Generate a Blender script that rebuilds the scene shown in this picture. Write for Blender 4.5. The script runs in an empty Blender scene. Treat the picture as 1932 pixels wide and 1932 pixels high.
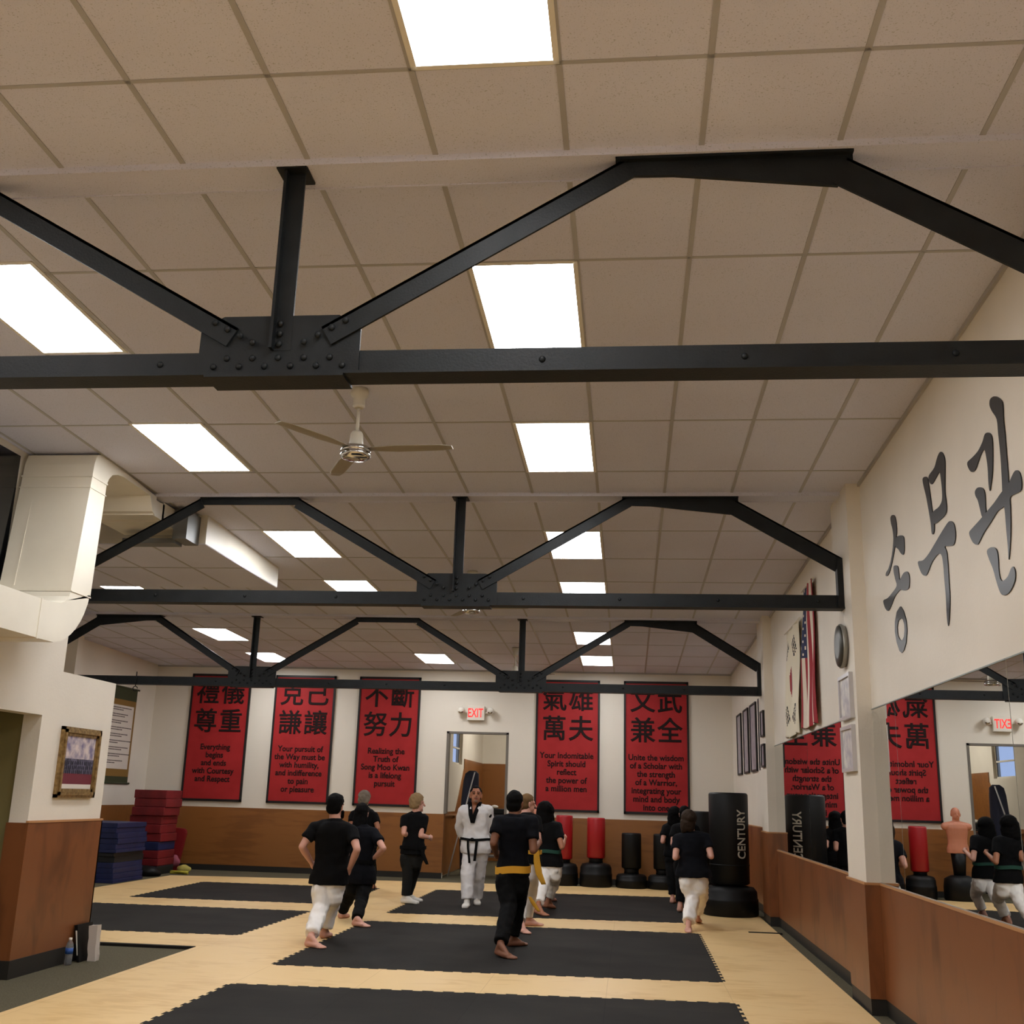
import bpy, bmesh, math, random
from mathutils import Vector, Matrix, noise
from mathutils.geometry import delaunay_2d_cdt
random.seed(7)
PI = math.pi
SC = bpy.context.scene
COL = SC.collection

# ------------------------------------------------------------------ camera, world, exposure
cam_d = bpy.data.cameras.new('camera')
cam_d.sensor_width = 36.0
cam_d.lens = 37.788
cam_d.clip_start = 0.05
cam_d.clip_end = 200
cam = bpy.data.objects.new('camera', cam_d)
COL.objects.link(cam)
YAW, PITCH, ROLL = -0.1118, 0.2596, 0.0293
_f = Vector((math.sin(YAW)*math.cos(PITCH), math.cos(YAW)*math.cos(PITCH), math.sin(PITCH)))
_r = Vector((math.cos(YAW), -math.sin(YAW), 0))
_u = _r.cross(_f)
_r2 = _r*math.cos(ROLL) + _u*math.sin(ROLL)
_u2 = -_r*math.sin(ROLL) + _u*math.cos(ROLL)
M = Matrix((( _r2.x, _u2.x, -_f.x, 0), (_r2.y, _u2.y, -_f.y, 0), (_r2.z, _u2.z, -_f.z, 1.54), (0, 0, 0, 1)))
cam.matrix_world = M
SC.camera = cam

world = bpy.data.worlds.new('dusk')
SC.world = world
world.use_nodes = True
_bg = world.node_tree.nodes['Background']
_bg.inputs[0].default_value = (0.46, 0.58, 0.88, 1)
_bg.inputs[1].default_value = 0.9
SC.view_settings.view_transform = 'Standard'
SC.view_settings.look = 'None'
SC.view_settings.gamma = 1.0
SC.view_settings.exposure = 0.0
SC.view_settings.use_curve_mapping = False
LAMP = 19.0            # strength of the ceiling light diffusers
SC.cycles.use_denoising = True
SC.cycles.max_bounces = 10
SC.cycles.diffuse_bounces = 6
SC.cycles.glossy_bounces = 4
SC.cycles.sample_clamp_indirect = 6.0
SC.cycles.caustics_reflective = False
SC.cycles.caustics_refractive = False

# ------------------------------------------------------------------ helpers
def srgb(r, g, b):
    def c(v):
        v /= 255.0
        return v/12.92 if v <= 0.04045 else ((v+0.055)/1.055)**2.4
    return (c(r), c(g), c(b), 1)

def mat(name, col, rough=0.6, metal=0.0, spec=0.4, emit=None, es=0.0):
    m = bpy.data.materials.new(name)
    m.use_nodes = True
    b = m.node_tree.nodes['Principled BSDF']
    b.inputs['Base Color'].default_value = col if len(col) == 4 else (*col, 1)
    b.inputs['Roughness'].default_value = rough
    b.inputs['Metallic'].default_value = metal
    b.inputs['Specular IOR Level'].default_value = spec
    if emit:
        b.inputs['Emission Color'].default_value = emit
        b.inputs['Emission Strength'].default_value = es
    return m

def nodes(m):
    return m.node_tree.nodes, m.node_tree.links, m.node_tree.nodes['Principled BSDF']

def add_noise(m, c1, c2, scale=(1, 1, 1), nscale=5, detail=4, lo=0.35, hi=0.65, bump=0.0, bscale=60, rlo=None, rhi=None, dist=0.0):
    n, l, b = nodes(m)
    tc = n.new('ShaderNodeTexCoord'); mp = n.new('ShaderNodeMapping')
    mp.inputs['Scale'].default_value = scale
    l.new(tc.outputs['Object'], mp.inputs['Vector'])
    nz = n.new('ShaderNodeTexNoise'); nz.inputs['Scale'].default_value = nscale
    nz.inputs['Detail'].default_value = detail; nz.inputs['Distortion'].default_value = dist
    l.new(mp.outputs[0], nz.inputs['Vector'])
    cr = n.new('ShaderNodeValToRGB')
    cr.color_ramp.elements[0].position = lo; cr.color_ramp.elements[0].color = c1
    cr.color_ramp.elements[1].position = hi; cr.color_ramp.elements[1].color = c2
    l.new(nz.outputs['Fac'], cr.inputs[0]); l.new(cr.outputs[0], b.inputs['Base Color'])
    if rlo is not None:
        mr = n.new('ShaderNodeMapRange'); mr.inputs['To Min'].default_value = rlo; mr.inputs['To Max'].default_value = rhi
        l.new(nz.outputs['Fac'], mr.inputs['Value']); l.new(mr.outputs[0], b.inputs['Roughness'])
    if bump:
        nb = n.new('ShaderNodeTexNoise'); nb.inputs['Scale'].default_value = bscale; nb.inputs['Detail'].default_value = 5
        l.new(tc.outputs['Object'], nb.inputs['Vector'])
        bp = n.new('ShaderNodeBump'); bp.inputs['Strength'].default_value = bump; bp.inputs['Distance'].default_value = 0.01
        l.new(nb.outputs['Fac'], bp.inputs['Height']); l.new(bp.outputs[0], b.inputs['Normal'])
    return m, tc, cr

def bx(bm, x0, x1, y0, y1, z0, z1):
    vs = [bm.verts.new((x, y, z)) for x in (x0, x1) for y in (y0, y1) for z in (z0, z1)]
    for a in ((0, 1, 3, 2), (4, 6, 7, 5), (0, 4, 5, 1), (2, 3, 7, 6), (0, 2, 6, 4), (1, 5, 7, 3)):
        bm.faces.new([vs[i] for i in a])
    return vs

def rbx(bm, x0, x1, y0, y1, z0, z1, r=0.01, seg=3):
    b2 = bmesh.new(); bx(b2, x0, x1, y0, y1, z0, z1)
    bmesh.ops.bevel(b2, geom=b2.edges[:], offset=r, segments=seg, affect='EDGES', profile=0.5)
    merge(bm, b2)

def merge(bm, b2, mtx=None):
    if mtx is not None:
        bmesh.ops.transform(b2, matrix=mtx, verts=b2.verts[:])
    mp = {}
    for v in b2.verts: mp[v] = bm.verts.new(v.co)
    for f in b2.faces:
        try:
            nf = bm.faces.new([mp[v] for v in f.verts]); nf.material_index = f.material_index; nf.smooth = f.smooth
        except ValueError: pass
    b2.free()

def prism(bm, poly, fn, a, b, mi=0):
    """poly: 2-D outline; fn(u, v, t) -> 3-D point; extruded from t=a to t=b"""
    A = [bm.verts.new(fn(u, v, a)) for u, v in poly]
    B = [bm.verts.new(fn(u, v, b)) for u, v in poly]
    n = len(poly)
    f1 = bm.faces.new(A); f2 = bm.faces.new(B[::-1]); f1.material_index = f2.material_index = mi
    for i in range(n):
        f = bm.faces.new((A[i], B[i], B[(i+1) % n], A[(i+1) % n])); f.material_index = mi
    return f1, f2

def frame_for(d):
    d = d.normalized()
    h = Vector((0, 0, 1)) if abs(d.z) < 0.9 else Vector((0, 1, 0))
    u = d.cross(h).normalized(); v = u.cross(d).normalized()
    return u, v

def loft(bm, rings, n=16, caps=True, mi=0):
    """rings: list of (centre, U, V, ru, rv)"""
    rows = []
    for c, U, V, ru, rv in rings:
        rows.append([bm.verts.new(Vector(c) + U*(ru*math.cos(2*PI*i/n)) + V*(rv*math.sin(2*PI*i/n))) for i in range(n)])
    for a, b in zip(rows, rows[1:]):
        for i in range(n):
            f = bm.faces.new((a[i], a[(i+1) % n], b[(i+1) % n], b[i])); f.material_index = mi; f.smooth = True
    if caps:
        f = bm.faces.new(rows[0][::-1]); f.material_index = mi
        f = bm.faces.new(rows[-1]); f.material_index = mi
    return rows

def tube(bm, pts, rad, n=12, mi=0):
    pts = [Vector(p) for p in pts]
    if not hasattr(rad, '__len__'): rad = [rad]*len(pts)
    rings = []; U = None
    for i, p in enumerate(pts):
        d = (pts[min(i+1, len(pts)-1)] - pts[max(i-1, 0)])
        if U is None: U, V = frame_for(d)
        else:
            dn = d.normalized(); U = (U - dn*U.dot(dn)).normalized(); V = U.cross(dn).normalized()
        rings.append((p, U, V, rad[i], rad[i]))
    loft(bm, rings, n, True, mi)

def cone(bm, a, b, ra, rb, n=14, round_=True):
    """tapered capsule"""
    a, b = Vector(a), Vector(b)
    d = (b-a); L = d.length or 1e-4
    d = d/L; U, V = frame_for(d)
    rings = []
    if round_:
        for t in (80, 55, 30): rings.append((a - d*ra*math.sin(math.radians(t)), U, V, ra*math.cos(math.radians(t)), ra*math.cos(math.radians(t))))
    rings.append((a, U, V, ra, ra)); rings.append((b, U, V, rb, rb))
    if round_:
        for t in (30, 55, 80): rings.append((b + d*rb*math.sin(math.radians(t)), U, V, rb*math.cos(math.radians(t)), rb*math.cos(math.radians(t))))
    loft(bm, rings, n)

def ell(bm, c, r, R=None, n=16, m=10):
    c = Vector(c); R = R or Matrix.Identity(3)
    X, Y, Z = (R @ Vector(v) for v in ((1, 0, 0), (0, 1, 0), (0, 0, 1)))
    rings = []
    for i in range(m+1):
        t = -PI/2 + PI*i/m
        t = max(-1.45, min(1.45, t))
        rings.append((c + Z*(r[2]*math.sin(t)), X, Y, r[0]*math.cos(t), r[1]*math.cos(t)))
    loft(bm, rings, n)

def lathe(bm, prof, c=(0, 0, 0), n=32, mi=0):
    X, Y = Vector((1, 0, 0)), Vector((0, 1, 0))
    loft(bm, [(Vector((c[0], c[1], c[2]+z)), X, Y, max(r, 1e-4), max(r, 1e-4)) for r, z in prof], n, True, mi)

ORG = {}
def worldloc(o):
    return ORG.get(o.name, Vector((0, 0, 0)))

def obj(name, bm, m, parent=None, label=None, smooth=None, origin=None):
    """link a world-space bmesh as ONE mesh object"""
    bmesh.ops.recalc_face_normals(bm, faces=bm.faces[:])
    o0 = Vector(origin) if origin is not None else (worldloc(parent) if parent else Vector((0, 0, 0)))
    if origin is None and parent is None and len(bm.verts):
        xs = [v.co.x for v in bm.verts]; ys = [v.co.y for v in bm.verts]; zs = [v.co.z for v in bm.verts]
        o0 = Vector(((min(xs)+max(xs))/2, (min(ys)+max(ys))/2, min(zs)))
    bmesh.ops.translate(bm, vec=-o0, verts=bm.verts[:])
    me = bpy.data.meshes.new(name)
    if smooth is not None:
        for f in bm.faces: f.smooth = smooth
    bm.to_mesh(me); bm.free()
    for mm in (m if isinstance(m, (list, tuple)) else [m]): me.materials.append(mm)
    o = bpy.data.objects.new(name, me); COL.objects.link(o)
    if parent:
        o.parent = parent
        o.location = o0 - worldloc(parent)
    else: o.location = o0
    ORG[o.name] = o0
    if label: o['label'] = label
    return o

def tag(o, label, cat, group=None, kind=None):
    o['label'] = label; o['category'] = cat
    if group: o['group'] = group
    if kind: o['kind'] = kind
    return o

def struct(o):
    o['kind'] = 'structure'
    return o

def thing(name, label, cat, loc=(0, 0, 0), group=None):
    o = bpy.data.objects.new(name, None); COL.objects.link(o)
    o.empty_display_size = 0.1
    o.location = loc; ORG[o.name] = Vector(loc)
    return tag(o, label, cat, group)

def clone(root, loc, label, group=None):
    r = root.copy(); COL.objects.link(r); r.location = loc; ORG[r.name] = Vector(loc)
    r['label'] = label
    if group: r['group'] = group
    for ch in list(root.children):
        c = ch.copy(); COL.objects.link(c); c.parent = r
        for g in list(ch.children):
            d = g.copy(); COL.objects.link(d); d.parent = c
    return r

def B(): return bmesh.new()

# ------------------------------------------------------------------ materials
WALLC = srgb(226, 219, 206)
m_wall = mat('wall_paint', WALLC, 0.55, spec=0.3)
add_noise(m_wall, srgb(223, 216, 203), srgb(229, 222, 209), nscale=1.3, bump=0.12, bscale=45)
m_block = mat('painted_block', WALLC, 0.5, spec=0.3)
def block_mat(m):
    n, l, b = nodes(m)
    tc = n.new('ShaderNodeTexCoord'); mp = n.new('ShaderNodeMapping')
    mp.inputs['Rotation'].default_value = (PI/2, 0, 0)
    l.new(tc.outputs['Object'], mp.inputs['Vector'])
    br = n.new('ShaderNodeTexBrick'); br.inputs['Scale'].default_value = 1.0
    br.inputs['Brick Width'].default_value = 0.4; br.inputs['Row Height'].default_value = 0.2
    br.inputs['Mortar Size'].default_value = 0.006; br.inputs['Mortar Smooth'].default_value = 0.5
    l.new(mp.outputs[0], br.inputs['Vector'])
    bp = n.new('ShaderNodeBump'); bp.inputs['Strength'].default_value = 0.12; bp.inputs['Distance'].default_value = 0.01
    bp.invert = True
    l.new(br.outputs['Fac'], bp.inputs['Height']); l.new(bp.outputs[0], b.inputs['Normal'])
block_mat(m_block)
m_tile = mat('ceiling_tile', srgb(205, 192, 172), 0.9, spec=0.1)
def tile_mat(m):
    n, l, b = nodes(m)
    tc = n.new('ShaderNodeTexCoord')
    a = n.new('ShaderNodeTexNoise'); a.inputs['Scale'].default_value = 140; a.inputs['Detail'].default_value = 3
    l.new(tc.outputs['Object'], a.inputs['Vector'])
    cr = n.new('ShaderNodeValToRGB')
    cr.color_ramp.elements[0].position = 0.30; cr.color_ramp.elements[0].color = srgb(170, 173, 180)
    cr.color_ramp.elements[1].position = 0.40; cr.color_ramp.elements[1].color = srgb(212, 213, 229)
    l.new(a.outputs['Fac'], cr.inputs[0])
    big = n.new('ShaderNodeTexNoise'); big.inputs['Scale'].default_value = 0.5; big.inputs['Detail'].default_value = 2
    l.new(tc.outputs['Object'], big.inputs['Vector'])
    cr2 = n.new('ShaderNodeValToRGB')
    cr2.color_ramp.elements[0].position = 0.4; cr2.color_ramp.elements[0].color = (0.93, 0.91, 0.90, 1)
    cr2.color_ramp.elements[1].position = 0.62; cr2.color_ramp.elements[1].color = (1, 1, 1, 1)
    l.new(big.outputs['Fac'], cr2.inputs[0])
    mx = n.new('ShaderNodeMixRGB'); mx.blend_type = 'MULTIPLY'; mx.inputs[0].default_value = 1
    l.new(cr.outputs[0], mx.inputs[1]); l.new(cr2.outputs[0], mx.inputs[2])
    l.new(mx.outputs[0], b.inputs['Base Color'])
    bp = n.new('ShaderNodeBump'); bp.inputs['Strength'].default_value = 0.25; bp.inputs['Distance'].default_value = 0.004
    l.new(a.outputs['Fac'], bp.inputs['Height']); l.new(bp.outputs[0], b.inputs['Normal'])
tile_mat(m_tile)
m_tbar = mat('ceiling_grid_bar', srgb(170, 168, 168), 0.5)
m_steel = mat('black_steel', srgb(20, 24, 27), 0.5, spec=0.28)
add_noise(m_steel, srgb(17, 20, 22), srgb(25, 29, 31), nscale=8, bump=0.15, bscale=90, rlo=0.45, rhi=0.65)
m_duct = mat('duct_paint', srgb(226, 220, 204), 0.4, spec=0.45)
add_noise(m_duct, srgb(221, 215, 199), srgb(230, 224, 208), nscale=2.0, bump=0.05, bscale=10)
m_ductg = mat('duct_galvanised', srgb(120, 122, 122), 0.45, metal=0.5)

def wood(name, c1, c2, axis='z', rough=0.38, sc=1.0):
    m = mat(name, c1, rough, spec=0.5)
    n, l, b = nodes(m)
    tc = n.new('ShaderNodeTexCoord'); mp = n.new('ShaderNodeMapping')
    s = {'z': (4, 4, 1.3), 'x': (0.9, 9, 9), 'y': (9, 0.9, 9)}[axis]
    mp.inputs['Scale'].default_value = tuple(v*sc for v in s)
    l.new(tc.outputs['Object'], mp.inputs['Vector'])
    a = n.new('ShaderNodeTexNoise'); a.inputs['Scale'].default_value = 1.6; a.inputs['Detail'].default_value = 6; a.inputs['Distortion'].default_value = 0.8
    l.new(mp.outputs[0], a.inputs['Vector'])
    g = n.new('ShaderNodeTexNoise'); g.inputs['Scale'].default_value = 1.3; g.inputs['Detail'].default_value = 3
    l.new(tc.outputs['Object'], g.inputs['Vector'])
    ad = n.new('ShaderNodeMath'); ad.operation = 'ADD'
    l.new(a.outputs['Fac'], ad.inputs[0]); l.new(g.outputs['Fac'], ad.inputs[1])
    cr = n.new('ShaderNodeValToRGB')
    cr.color_ramp.elements[0].position = 0.78; cr.color_ramp.elements[0].color = c1
    cr.color_ramp.elements[1].position = 1.22; cr.color_ramp.elements[1].color = c2
    l.new(ad.outputs[0], cr.inputs[0]); l.new(cr.outputs[0], b.inputs['Base Color'])
    bp = n.new('ShaderNodeBump'); bp.inputs['Strength'].default_value = 0.06; bp.inputs['Distance'].default_value = 0.01
    l.new(a.outputs['Fac'], bp.inputs['Height']); l.new(bp.outputs[0], b.inputs['Normal'])
    return m
m_wood_r = wood('stained_plywood', srgb(100, 58, 30), srgb(124, 74, 40), 'z', sc=0.7)
m_wood_f = wood('honey_plywood', srgb(124, 77, 36), srgb(139, 89, 43), 'x', sc=0.8)
m_woodcap = mat('wood_edge', srgb(176, 128, 84), 0.5)

m_tan = mat('tan_foam_mat', srgb(222, 186, 124), 0.42, spec=0.45)
def tan_mat(m):
    n, l, b = nodes(m)
    tc = n.new('ShaderNodeTexCoord'); mp = n.new('ShaderNodeMapping'); mp.inputs['Scale'].default_value = (1.2, 3.2, 3)
    l.new(tc.outputs['Object'], mp.inputs['Vector'])
    a = n.new('ShaderNodeTexNoise'); a.inputs['Scale'].default_value = 2.2; a.inputs['Detail'].default_value = 6; a.inputs['Distortion'].default_value = 1.0
    l.new(mp.outputs[0], a.inputs['Vector'])
    g = n.new('ShaderNodeTexNoise'); g.inputs['Scale'].default_value = 1.1; g.inputs['Detail'].default_value = 4
    l.new(tc.outputs['Object'], g.inputs['Vector'])
    ad = n.new('ShaderNodeMath'); ad.operation = 'ADD'
    l.new(a.outputs['Fac'], ad.inputs[0]); l.new(g.outputs['Fac'], ad.inputs[1])
    cr = n.new('ShaderNodeValToRGB')
    cr.color_ramp.elements[0].position = 0.75; cr.color_ramp.elements[0].color = srgb(214, 177, 117)
    cr.color_ramp.elements[1].position = 1.15; cr.color_ramp.elements[1].color = srgb(228, 195, 138)
    l.new(ad.outputs[0], cr.inputs[0])
    # faint joints of the interlocking squares
    br = n.new('ShaderNodeTexBrick'); br.offset = 0; br.inputs['Scale'].default_value = 1
    br.inputs['Brick Width'].default_value = 1.02; br.inputs['Row Height'].default_value = 1.0
    br.inputs['Mortar Size'].default_value = 0.003; br.inputs['Mortar Smooth'].default_value = 0.4
    l.new(tc.outputs['Object'], br.inputs['Vector'])
    mx = n.new('ShaderNodeMixRGB'); mx.inputs[2].default_value = srgb(176, 138, 84)
    mu = n.new('ShaderNodeMath'); mu.operation = 'MULTIPLY'; mu.inputs[1].default_value = 0.5
    l.new(br.outputs['Fac'], mu.inputs[0]); l.new(mu.outputs[0], mx.inputs[0])
    l.new(cr.outputs[0], mx.inputs[1]); l.new(mx.outputs[0], b.inputs['Base Color'])
    mr = n.new('ShaderNodeMapRange'); mr.inputs['To Min'].default_value = 0.34; mr.inputs['To Max'].default_value = 0.55
    l.new(g.outputs['Fac'], mr.inputs['Value']); l.new(mr.outputs[0], b.inputs['Roughness'])
tan_mat(m_tan)
m_blackmat = mat('black_foam_mat', srgb(30, 28, 26), 0.8, spec=0.14)
def black_mat(m):
    n, l, b = nodes(m)
    tc = n.new('ShaderNodeTexCoord')
    g = n.new('ShaderNodeTexNoise'); g.inputs['Scale'].default_value = 1.4; g.inputs['Detail'].default_value = 5
    l.new(tc.outputs['Object'], g.inputs['Vector'])
    cr = n.new('ShaderNodeValToRGB')
    cr.color_ramp.elements[0].position = 0.35; cr.color_ramp.elements[0].color = srgb(29, 28, 26)
    cr.color_ramp.elements[1].position = 0.7; cr.color_ramp.elements[1].color = srgb(41, 39, 36)
    l.new(g.outputs['Fac'], cr.inputs[0])
    br = n.new('ShaderNodeTexBrick'); br.offset = 0; br.inputs['Scale'].default_value = 1
    br.inputs['Brick Width'].default_value = 1.02; br.inputs['Row Height'].default_value = 1.0
    br.inputs['Mortar Size'].default_value = 0.004; br.inputs['Mortar Smooth'].default_value = 0.4
    br.inputs['Color1'].default_value = (0.9, 0.9, 0.9, 1); br.inputs['Color2'].default_value = (1.15, 1.15, 1.15, 1)
    br.inputs['Mortar'].default_value = (0.6, 0.6, 0.6, 1)
    l.new(tc.outputs['Object'], br.inputs['Vector'])
    mx = n.new('ShaderNodeMixRGB'); mx.blend_type = 'MULTIPLY'; mx.inputs[0].default_value = 1
    l.new(cr.outputs[0], mx.inputs[1]); l.new(br.outputs['Color'], mx.inputs[2]); l.new(mx.outputs[0], b.inputs['Base Color'])
    f = n.new('ShaderNodeTexNoise'); f.inputs['Scale'].default_value = 120
    l.new(tc.outputs['Object'], f.inputs['Vector'])
    bp = n.new('ShaderNodeBump'); bp.inputs['Strength'].default_value = 0.2; bp.inputs['Distance'].default_value = 0.003
    l.new(f.outputs['Fac'], bp.inputs['Height']); l.new(bp.outputs[0], b.inputs['Normal'])
black_mat(m_blackmat)
m_carpet = mat('floor_carpet', srgb(72, 68, 54), 0.95, spec=0.1)
add_noise(m_carpet, srgb(82, 77, 62), srgb(102, 96, 78), nscale=90, bump=0.4, bscale=260)
m_base = mat('dark_cove_base', srgb(36, 34, 30), 0.55)
m_black = mat('black_frame', srgb(22, 18, 18), 0.5)
m_red = mat('banner_red', srgb(172, 28, 32), 0.62, spec=0.25)
add_noise(m_red, srgb(156, 34, 36), srgb(168, 40, 42), nscale=3)
m_ink = mat('banner_ink', srgb(30, 18, 18), 0.7, spec=0.2)
m_mirror = mat('mirror_silver', (0.86, 0.88, 0.87, 1), 0.0, metal=1.0)
m_glass_edge = mat('mirror_edge', srgb(120, 130, 126), 0.3)
m_white = mat('white_enamel', srgb(225, 220, 208), 0.4)
m_lamp = mat('lamp_diffuser', (1, 1, 1, 1), 0.5, emit=(0.985, 0.985, 1.0, 1), es=LAMP)
m_chrome = mat('chrome', srgb(200, 200, 198), 0.15, metal=1.0)
m_fanwhite = mat('fan_white', srgb(200, 194, 178), 0.35)
m_fanblade = mat('fan_blade', srgb(150, 142, 126), 0.5)
m_vinylb = mat('black_vinyl', srgb(10, 10, 10), 0.5, spec=0.25)
m_vinylr = mat('red_vinyl', srgb(160, 22, 30), 0.42, spec=0.45)
m_matred = mat('red_mat_vinyl', srgb(130, 26, 32), 0.5)
add_noise(m_matred, srgb(98, 22, 28), srgb(124, 30, 36), nscale=4, bump=0.2, bscale=8)
m_matblue = mat('blue_mat_vinyl', srgb(32, 44, 104), 0.5)
add_noise(m_matblue, srgb(20, 27, 64), srgb(28, 38, 84), nscale=4, bump=0.2, bscale=8)
m_letter = mat('silver_letter', srgb(180, 176, 164), 0.5)
m_paintblack = mat('wall_lettering', srgb(18, 18, 20), 0.36, spec=0.5)
m_redpad = mat('pad_red', srgb(128, 24, 30), 0.5)
m_gold = mat('gilt_frame', srgb(142, 114, 70), 0.4, metal=0.35)
add_noise(m_gold, srgb(120, 94, 56), srgb(164, 136, 88), nscale=25, bump=0.3, bscale=40)
m_paper = mat('paper', srgb(214, 206, 196), 0.7)
m_darktext = mat('print_text', srgb(70, 60, 56), 0.8)
m_olive = mat('olive_wall', srgb(128, 118, 76), 0.8)
m_darkglass = mat('night_glass', srgb(8, 9, 12), 0.12, spec=0.6)

# ------------------------------------------------------------------ room shell
C2 = 0.6096
CX0 = -2.111
def cz(y): return 4.514 - 0.02286*y
XR, YB, XL = 2.02, 21.716, -9.8

def slab_y(bm, x0, x1, y0, y1, h0, h1):
    """box whose z follows the sloping roof: z = cz(y) + h"""
    vs = [bm.verts.new((x, y, cz(y)+h)) for x in (x0, x1) for y in (y0, y1) for h in (h0, h1)]
    for a in ((0, 1, 3, 2), (4, 6, 7, 5), (0, 4, 5, 1), (2, 3, 7, 6), (0, 2, 6, 4), (1, 5, 7, 3)):
        bm.faces.new([vs[i] for i in a])

def upto(bm, x0, x1, y0, y1, z0, h=0.02):
    """box from z0 up to just above the ceiling plane"""
    vs = []
    for x in (x0, x1):
        for y in (y0, y1):
            vs.append(bm.verts.new((x, y, z0))); vs.append(bm.verts.new((x, y, cz(y)+h)))
    for a in ((0, 1, 3, 2), (4, 6, 7, 5), (0, 4, 5, 1), (2, 3, 7, 6), (0, 2, 6, 4), (1, 5, 7, 3)):
        bm.faces.new([vs[i] for i in a])

b = B(); bx(b, -10.4, 2.2, -3.2, 28.2, -0.2, -0.02); struct(obj('floor', b, m_carpet))
b = B(); slab_y(b, -10.4, 2.2, -3.2, 21.9, 0, 0.1); struct(obj('ceiling', b, m_tile))

# walls
PIL = [(3.95, 4.75), (9.35, 10.08), (15.55, 16.25)]
b = B(); upto(b, XR, 2.2, -3.1, 21.86, -0.02)
for y0, y1 in PIL: upto(b, 1.90, XR+0.02, y0, y1, -0.02)
struct(obj('wall_right', b, m_wall))
DX0, DX1, DZ = -3.62, -2.37, 2.79
b = B()
upto(b, -10.3, DX0, YB, YB+0.17, -0.02); upto(b, DX1, 2.1, YB, YB+0.17, -0.02); upto(b, DX0, DX1, YB, YB+0.17, DZ)
struct(obj('wall_back', b, m_block))
b = B(); upto(b, -5.4, 2.1, -3.2, -3.0, -0.02); struct(obj('wall_front', b, m_wall))
b = B()
bx(b, -5.25, -5.08, -3.1, 7.9, -0.02, 2.95); bx(b, -5.25, -5.08, 7.9, 9.03, 2.12, 2.95)
bx(b, -5.25, -5.08, 9.03, 9.29, -0.02, 2.95); bx(b, -5.25, -5.08, 9.29, 10.33, -0.02, 2.525)
upto(b, -5.40, -5.22, -3.1, 9.29, 2.90)
bx(b, -9.9, -5.25, 10.16, 10.33, -0.02, 2.525); bx(b, -9.9, -5.25, 9.29, 10.16, 2.40, 2.525)
upto(b, -9.9, -5.40, 9.12, 9.29, 2.40)
upto(b, -10.35, -10.2, 9.2, 18.0, -0.02); upto(b, -10.3, -9.62, 17.95, 18.15, -0.02); upto(b, -9.95, XL, 18.15, 21.8, -0.02)
struct(obj('wall_left', b, m_wall))
# side room behind the left doorway
b = B()
bx(b, -8.1, -8.0, 4.0, 10.16, -0.02, 2.4); bx(b, -8.0, -5.25, 9.06, 9.12, -0.02, 2.4); bx(b, -8.0, -5.25, 4.0, 4.1, -0.02, 2.4)
bx(b, -8.0, -5.26, 4.0, 9.12, 2.36, 2.44); bx(b, -5.27, -5.25, 4.1, 7.9, -0.02, 2.4)
struct(obj('wall_side_room', b, m_olive))

b = B(); bx(b, -7.2, -6.6, 6.5, 7.7, 2.33, 2.355)  # added fill panel, out of view, brightens the olive side room
tag(obj('side_room_fill', b, mat('added_fill_glow', (1, 1, 1, 1), 0.5, emit=(1.0, 0.95, 0.85, 1), es=5.0)), 'unseen glowing panel added to brighten the side room behind the left doorway', 'ceiling light')
# wood panelling (wainscot)
tn = [0]
def trim(bm, m):
    tn[0] += 1
    return struct(obj('trim_%d' % tn[0], bm, m))
def panel_cap(b2, x0, x1, y0, y1, z): bx(b2, x0, x1, y0, y1, z, z+0.018)
b = B(); c = B()
bx(b, 2.0, 2.022, -3, 3.95, 0.1, 0.945); bx(b, 2.0, 2.022, 4.75, 9.35, 0.1, 0.945); bx(b, 2.0, 2.022, 10.08, 15.55, 0.1, 0.945); bx(b, 2.0, 2.022, 16.25, 21.7, 0.1, 1.20)
for i, (y0, y1) in enumerate(PIL):
    zt = 1.17 if i == 2 else 0.945
    bx(b, 1.882, 1.902, y0-0.018, y1+0.018, 0.1, zt); bx(b, 1.902, 2.02, y0-0.018, y0, 0.1, zt); bx(b, 1.902, 2.02, y1, y1+0.018, 0.1, zt)
    panel_cap(c, 1.878, 2.02, y0-0.022, y0, zt); panel_cap(c, 1.878, 1.90, y0, y1, zt)
for y0, y1, zt in ((-3, 3.93, 0.945), (4.77, 9.33, 0.945), (10.1, 15.53, 0.945), (16.27, 21.7, 1.20)): panel_cap(c, 1.996, 2.02, y0, y1, zt)
trim(b, m_wood_r); trim(c, m_woodcap)
b = B()
bx(b, XL, DX0, YB-0.02, YB+0.001, 0.09, 1.19); bx(b, DX1, 2.0, YB-0.02, YB+0.001, 0.09, 1.19)
bx(b, DX0-0.001, DX0+0.012, YB-0.02, YB+0.17, 0.09, 1.19)
bx(b, XL, XL+0.02, 18.15, YB-0.02, 0.09, 1.19); bx(b, XL, -9.6, 17.93, 17.95, 0.09, 1.19)
trim(b, m_wood_f)
b = B()
bx(b, -5.082, -5.06, 9.01, 10.35, 0.12, 1.215); bx(b, -5.26, -5.08, 9.01, 9.03, 0.12, 1.215); bx(b, -5.25, -5.06, 10.33, 10.35, 0.12, 1.215)
bx(b, -5.082, -5.06, -3, 7.9, 0.12, 1.215)
trim(b, m_wood_r)
b = B(); panel_cap(b, -5.08, -5.055, 9.005, 10.355, 1.215); trim(b, m_woodcap)
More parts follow.
